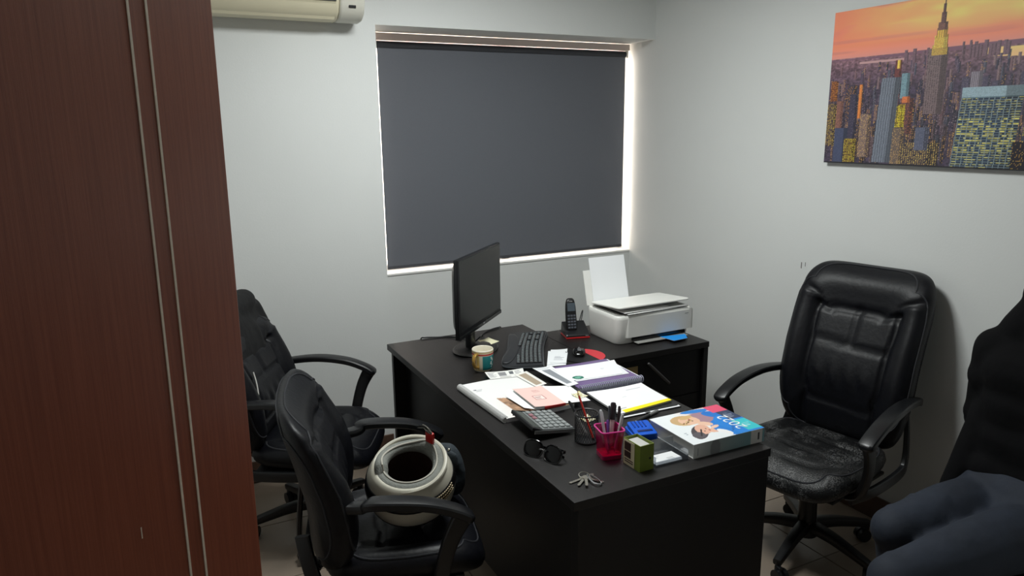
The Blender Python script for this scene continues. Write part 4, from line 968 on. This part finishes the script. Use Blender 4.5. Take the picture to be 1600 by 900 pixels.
# ================================================================ JACKET ON THE LEFT CHAIR
jc = thing('jacket', 'black jacket hung over the back of the chair by the left wall', 'jacket', (-2.26,-.57,0), R(-28))
m_jack = mat('black_cloth', (8,8,10), .85, var=.2, vs=25, bump=.5, bs=18)
rc = .22
def jb(h, y, f): return Vector((-.215+f*math.cos(rc)-h*math.sin(rc), y, .345+h*math.cos(rc)+f*math.sin(rc)))
b = B()
b.slab(.60,.50,.17,lambda u,v: .007*math.sin(4*u+3*v)+.005*math.sin(7*v-3*u), lambda u,v: .008*math.sin(5*u), lambda x,y,z: jb(.44+y,x,z+.0), n=20, e=4)
b.capsule(jb(.66,-.16,.02), jb(.67,.18,.03), .055,.06)
b.capsule(jb(.62,.24,.02), jb(.40,.315,.03), .06,.055); b.capsule(jb(.40,.315,.03), jb(.24,.33,.02), .055,.045); b.capsule(jb(.58,-.22,.05), jb(.2,-.25,.06), .06,.05)
b.capsule(jb(.55,.1,.05), jb(.25,.16,.07), .05,.03)
fused('shell', b, m_jack, jc, .011, 8)
b = B(); b.tube(smooth_path([jb(.42,-.15,.13),jb(.37,-.165,.135),jb(.32,-.185,.135),jb(.27,-.21,.13),jb(.20,-.23,.12)],6), .003, 6)
obj('drawstring', b, mat('white_cord', (214,212,206), .7), jc)

# ================================================================ HELMET AND POUCH
hm = thing('motorcycle_helmet', 'grey and cream motorcycle helmet lying upside down on the visitor chair', 'helmet', (-2.135,-1.550,.628), 0)
hm.rotation_euler = (R(20), R(-7), 0)
m_shell = mat('cream_shell', (206,202,186), .3, var=.03, coat=.3); m_hblk = mat('black_band', (16,16,17), .35)
def er(z): return .148*math.sqrt(max(0,1-(z/.142)**2))
SX, SY = 1.0, .95
obj('shell', B().rings([[Vector((SX*r_*math.cos(t),SY*r_*math.sin(t),z)) for t in np.linspace(0,2*PI,44,endpoint=False)] for r_,z in [(.002,-.142)]+[(er(z),z) for z in np.linspace(-.140,.085,22)]+[(er(.085)-.012,.088),(er(.085)-.014,.05),(.10,-.05)]],caps=False), m_shell, hm, sharp=180)
for z0_,z1_ in ((.012,.048),(-.075,-.060)):
    obj('dark_band', B().lathe([(er(z)+.0016,z) for z in np.linspace(z0_,z1_,6)],44,sx=SX,sy=SY).rings([]) if False else B().rings([[Vector((SX*(er(z)+o_)*math.cos(t),SY*(er(z)+o_)*math.sin(t),z)) for t in np.linspace(0,2*PI,44,endpoint=False)] for z,o_ in [(z0_,-.002)]+[(z,.0016) for z in np.linspace(z0_,z1_,6)]+[(z1_,-.002)]],caps=False), m_hblk, hm, sharp=180)
# dotted print on the band
b = B()
for k in range(14):
    a = R(272+k*3.4)
    for j in range(3):
        z = .018+j*.011; r_ = er(z)+.0018; b.box((SX*r_*math.cos(a),SY*r_*math.sin(a),z),(.003,.005,.005),rz=a)
o = obj('band_print', b, mat('tan_print', (190,170,130), .5), hm, smooth=False); o['kind'] = 'stuff'
obj('rim_trim', B().tube([(SX*(er(.085)-.002)*math.cos(t),SY*(er(.085)-.002)*math.sin(t),.086+.012*math.cos(t-R(20))) for t in np.linspace(0,2*PI,48,endpoint=False)], .007, 8, True), m_shell, hm)
m_pad = mat('grey_padding', (134,136,130), .85, var=.08, vs=60, bump=.3, bs=200)
def padz(t): return .092+.030*math.exp(-((t-R(20))/.55)**2)+.022*math.exp(-((t-R(170))/.7)**2)
ts = [(-PI+2*PI*k/56) for k in range(56)]
b = B(); rings_ = []
for t in ts:
    c_ = Vector((math.cos(t),math.sin(t)*.95,0)); ring = []
    hgt = padz(t)
    for k in range(10):
        q = 2*PI*k/10; ring.append(c_*(.096+.022*math.cos(q)-.006*(hgt-.092)/.03)+Vector((0,0,.055+(hgt-.055)*.5+(hgt-.055)*.5*math.sin(q)+.0)))
    rings_.append(ring)
obj('neck_roll', b.rings(rings_,closed=True), m_pad, hm, sharp=180)
obj('piping', B().tube([(math.cos(t)*.088,math.sin(t)*.95*.088,padz(t)+.0005) for t in ts], .0028, 6, True), mat('light_piping', (196,192,180), .7), hm)
obj('liner', B().rings([[Vector((r_*math.cos(t),.95*r_*math.sin(t),z)) for t in np.linspace(0,2*PI,36,endpoint=False)] for r_,z in ((.088,.085),(.092,.06),(.10,.02),(.095,-.03),(.075,-.075),(.04,-.1),(.005,-.108))],caps=False), mat('brown_liner', (58,36,28), .9, var=.2, vs=30), hm, sharp=180)
Ms_ = Matrix.Rotation(R(28),4,'Z') @ Matrix.Translation((-.012,0,0))
P = [Ms_@p for p in smooth_path([(.094,-.012,.10),(.098,-.014,.128),(.096,-.012,.160),(.088,-.006,.188),(.070,.01,.198)],5)]
st = obj('chin_strap', B().sweep(P,.024,.004,up=Ms_.to_3x3()@Vector((1,0,.2))), m_hblk, hm)
obj('red_tab', B().box((.099,-.013,.142),(.012,.032,.046),M=Ms_,bev=.004), mat('red_tab', (196,34,30), .4), hm)
for z_ in (.174,.190): obj('buckle', B().tube([Ms_@Vector((.094+.003*math.cos(t)-(z_-.174)*.5,-.010+.018*math.cos(t),z_+.007*math.sin(t))) for t in np.linspace(0,2*PI,16,endpoint=False)], .0022, 6, True), m_steel, hm)
a = R(-62); dz_ = -.035; rp = er(dz_)
Mp = Matrix.Translation((SX*rp*math.cos(a),SY*rp*math.sin(a),dz_)) @ Vector((math.cos(a),math.sin(a),-.25)).to_track_quat('Z','Y').to_matrix().to_4x4()
obj('visor_pivot', B().lathe([(.001,.012),(.017,.012),(.019,.008),(.019,-.006)],24,M=Mp), m_hblk, hm)
obj('pivot_ring', B().tube([Mp@Vector((.0195*math.cos(t),.0195*math.sin(t),.006)) for t in np.linspace(0,2*PI,24,endpoint=False)], .0022, 6, True), m_shell, hm)
po = thing('pouch', 'dark slate cloth pouch standing beside the helmet on the visitor chair', 'pouch', (-1.962,-1.415,.475), R(-42))
m_slate = mat('slate_cloth', (46,54,60), .8, var=.12, vs=40, bump=.35, bs=50)
obj('bag', B().slab(.15,.20,.075,lambda u,v:.006*math.sin(6*u+5*v),lambda u,v:.006*math.sin(5*u),lambda x,y,z: Vector((x*(1-.25*max(0,y)/.1),-z,.098+y)),n=22,e=3,k=3), m_slate, po, sharp=180)
obj('flap', B().slab(.125,.09,.018,None,None,lambda x,y,z: Vector((x,-.040-z-.0-.10*max(0,y)*-1,.150+y*.9)),n=16,e=4), m_slate, po, sharp=180)
obj('snap', B().ball((.03,-.035,.192),.006,(1,1,1),10,8), m_steel, po)

# ================================================================ SEATED PERSON
pe = thing('person', 'person in black jacket and blue jeans sitting at the right edge', 'person', (-.45,-2.55,0))
m_skin = mat('skin', (196,150,126), .5, var=.04, vs=40); m_jean = mat('blue_denim', (31,38,51), .8, var=.22, vs=7, bump=.5, bs=14)
m_coat = mat('black_coat', (4,4,6), .9, spec=.2, var=.2, vs=18, bump=.5, bs=14); m_hair = mat('dark_hair', (30,22,18), .6, var=.2, vs=60, stretch=(1,1,.2))
Lp = lambda x, y, z: Vector((x+.45, y+2.55, z))
hipR, hipL = Lp(-.53,-2.455,.575), Lp(-.57,-2.625,.575)
knR, knL = Lp(-.94,-2.435,.59), Lp(-1.15,-2.585,.58)
anR, anL = Lp(-.87,-2.43,.09), Lp(-1.09,-2.62,.09)
b = B(); b.capsule(hipR,hipL,.115); b.capsule(Lp(-.51,-2.47,.63),Lp(-.53,-2.63,.63),.105)
for h_, k_, a_ in ((hipR,knR,anR),(hipL,knL,anL)):
    m1 = h_.lerp(k_,.45)+Vector((0,0,.012)); b.capsule(h_,m1,.098,.086); b.capsule(m1,k_,.086,.066); b.ball(k_+Vector((-.008,0,.0)),.068)
    c1 = k_.lerp(a_,.35)+Vector((.018,0,0)); b.capsule(k_,c1,.062,.060); b.capsule(c1,a_+Vector((0,0,.02)),.060,.052)
    for q in (.2,.42,.62): p_ = h_.lerp(k_,q); b.capsule(p_+Vector((0,-.03,.078)),p_+Vector((-.05,.04,.070)),.012)
    b.capsule(k_+Vector((.05,-.03,.045)),k_+Vector((.02,.045,.045)),.012)
fused('jeans', b, m_jean, pe, .011, 5)
for a_ in (anR, anL):
    b = B(); b.capsule(a_+Vector((.03,0,-.045)),a_+Vector((-.17,0,-.052)),.042,.036); b.capsule(a_+Vector((0,0,.0)),a_+Vector((-.06,0,-.03)),.046,.04)
    fused('shoe', b, m_black, pe, .009, 4)
    obj('sole', B().prism([(a_.x+.05*math.cos(t) if math.cos(t)>0 else a_.x-.205+.0+.205*(1+math.cos(t)) , a_.y+.044*math.sin(t)) for t in np.linspace(0,2*PI,24,endpoint=False)],0,.014), m_black2, pe, smooth=False)
neck = Lp(-.46,-2.55,1.12); shR, shL = Lp(-.45,-2.385,1.055), Lp(-.45,-2.72,1.055)
elR, elL = Lp(-.41,-2.345,.80), Lp(-.41,-2.765,.80); wrR, wrL = Lp(-.42,-2.45,.74), Lp(-.43,-2.83,.57)
head = Lp(-.45,-2.55,1.36)
b = B(); b.capsule(Lp(-.46,-2.49,.70),Lp(-.47,-2.61,.70),.115); b.capsule(Lp(-.45,-2.48,.79),Lp(-.46,-2.62,.79),.122); b.capsule(Lp(-.45,-2.48,.90),Lp(-.45,-2.62,.90),.118); b.capsule(Lp(-.46,-2.46,1.0),Lp(-.46,-2.64,1.0),.105,.105)
b.capsule(Lp(-.44,-2.42,1.06),Lp(-.44,-2.68,1.06),.072); b.capsule(Lp(-.43,-2.47,1.10),Lp(-.43,-2.63,1.10),.065); b.capsule(Lp(-.41,-2.52,1.25),Lp(-.41,-2.58,1.25),.10); b.capsule(Lp(-.42,-2.44,1.12),Lp(-.41,-2.50,1.22),.075); b.capsule(Lp(-.42,-2.66,1.12),Lp(-.41,-2.60,1.22),.075); b.capsule(neck,Lp(-.47,-2.55,1.16),.075)
b.capsule(Lp(-.42,-2.44,.66),Lp(-.42,-2.66,.66),.122); b.capsule(Lp(-.52,-2.45,.69),Lp(-.50,-2.63,.69),.07)
for s_, e_, w_ in ((shR,elR,wrR),(shL,elL,wrL)):
    b.capsule(s_,e_,.072,.058); b.capsule(e_,w_,.057,.043); b.ball(s_.lerp(e_,.35)+Vector((-.02,.0,0)),.064)
    b.capsule(e_+Vector((-.03,.01,.03)),e_+Vector((.02,-.02,.05)),.04)
b.capsule(Lp(-.47,-2.40,.85),Lp(-.57,-2.36,.60),.06,.035)
fused('jacket', b, m_coat, pe, .011, 5)
hm_ = [Lp(-.54+.0,-2.55,.665)]
obj('hem_band', B().tube([Lp(-.44+.135*math.cos(t),-2.55+.205*math.sin(t),.668+.012*math.cos(t)) for t in np.linspace(0,2*PI,40,endpoint=False)], .018, 8, True), mat('ribbed_knit', (20,19,22), .9, bump=.3, bs=200), pe)
# one continuous body: head, neck, torso core, arms and hands, legs under the clothes
b = B(); b.ball(head,.088,(1.08,.86,1.22),20,14); b.capsule(head+Vector((-.03,0,-.075)),head+Vector((-.055,0,-.085)),.048,.036); b.capsule(Lp(-.465,-2.55,1.05),head+Vector((.012,0,-.06)),.054,.052)
b.capsule(head+Vector((-.092,0,.005)),head+Vector((-.112,0,-.030)),.009,.014); b.capsule(head+Vector((-.086,-.04,.026)),head+Vector((-.086,.04,.026)),.010)
b.capsule(head+Vector((-.094,-.018,-.060)),head+Vector((-.094,.018,-.060)),.008)
for s_ in (-1,1): b.ball(head+Vector((.008,s_*.078,-.008)),.03,(.75,.3,1.05),12,8)
b.capsule(Lp(-.45,-2.55,.62),Lp(-.46,-2.55,1.05),.065)
for s_, e_, w_, sg_ in ((shR,elR,wrR,1),(shL,elL,wrL,-1)):
    b.capsule(Lp(-.45,-2.55,1.04),s_,.06,.045); b.capsule(s_,e_,.045,.036); b.capsule(e_,w_,.034,.026)
    d = (w_-e_).normalized(); sd = Vector((-d.y,d.x,0)).normalized(); dn = Vector((0,0,-1)); pm = w_+d*.045+dn*.006
    b.capsule(w_,pm,.026,.028); b.capsule(w_+d*.04+sd*.022,w_+d*.075+sd*.03+dn*.004,.017,.014); b.capsule(w_+d*.04-sd*.022,w_+d*.075-sd*.03+dn*.004,.017,.014)
    for q,(off,ln) in enumerate(((-.032,.050),(-.011,.062),(.011,.058),(.032,.044))):
        p_ = w_+d*.078+sd*off; m_ = p_+d*ln*.6+dn*.006+sd*off*.1; e2 = m_+d*ln*.5+dn*.020; b.capsule(p_,m_,.0092,.0086); b.capsule(m_,e2,.0086,.0076)
    th = -sg_; p_ = w_+d*.02+sd*th*.026; m_ = p_+d*.03+sd*th*.022; b.capsule(p_,m_,.012,.0105); b.capsule(m_,m_+d*.028+sd*th*.004,.0105,.0088)
for h_, k_, a_ in ((hipR,knR,anR),(hipL,knL,anL)): b.capsule(Lp(-.45,-2.55,.62),h_,.08,.075); b.capsule(h_,k_,.07,.045); b.capsule(k_,a_,.044,.034)
fused('body', b, m_skin, pe, .0065, 3)
for s_ in (-1,1):
    e_ = obj('eye', B().ball(head+Vector((-.0775,s_*.032,.006)),.0125,(1,1,1),12,8), mat('eye_white',(232,230,226),.2) if s_<0 else MATS['eye_white'], pe)
    obj('iris', B().ball(head+Vector((-.0880,s_*.032,.006)),.0050,(.7,1,1),10,6), mat('iris_brown',(50,32,22),.2) if s_<0 else MATS['iris_brown'], e_)
obj('lips', B().capsule(head+Vector((-.1005,-.017,-.060)),head+Vector((-.1005,.017,-.060)),.0045), mat('lip_pink',(172,104,96),.5), pe)
b = B(); b.ball(head+Vector((.014,0,.030)),.094,(1.06,.92,1.14),20,14); b.capsule(head+Vector((.06,-.03,-.03)),head+Vector((.06,.03,-.03)),.05); b.capsule(head+Vector((-.055,-.045,.072)),head+Vector((-.055,.045,.075)),.026)
fused('hair', b, m_hair, pe, .009, 3)
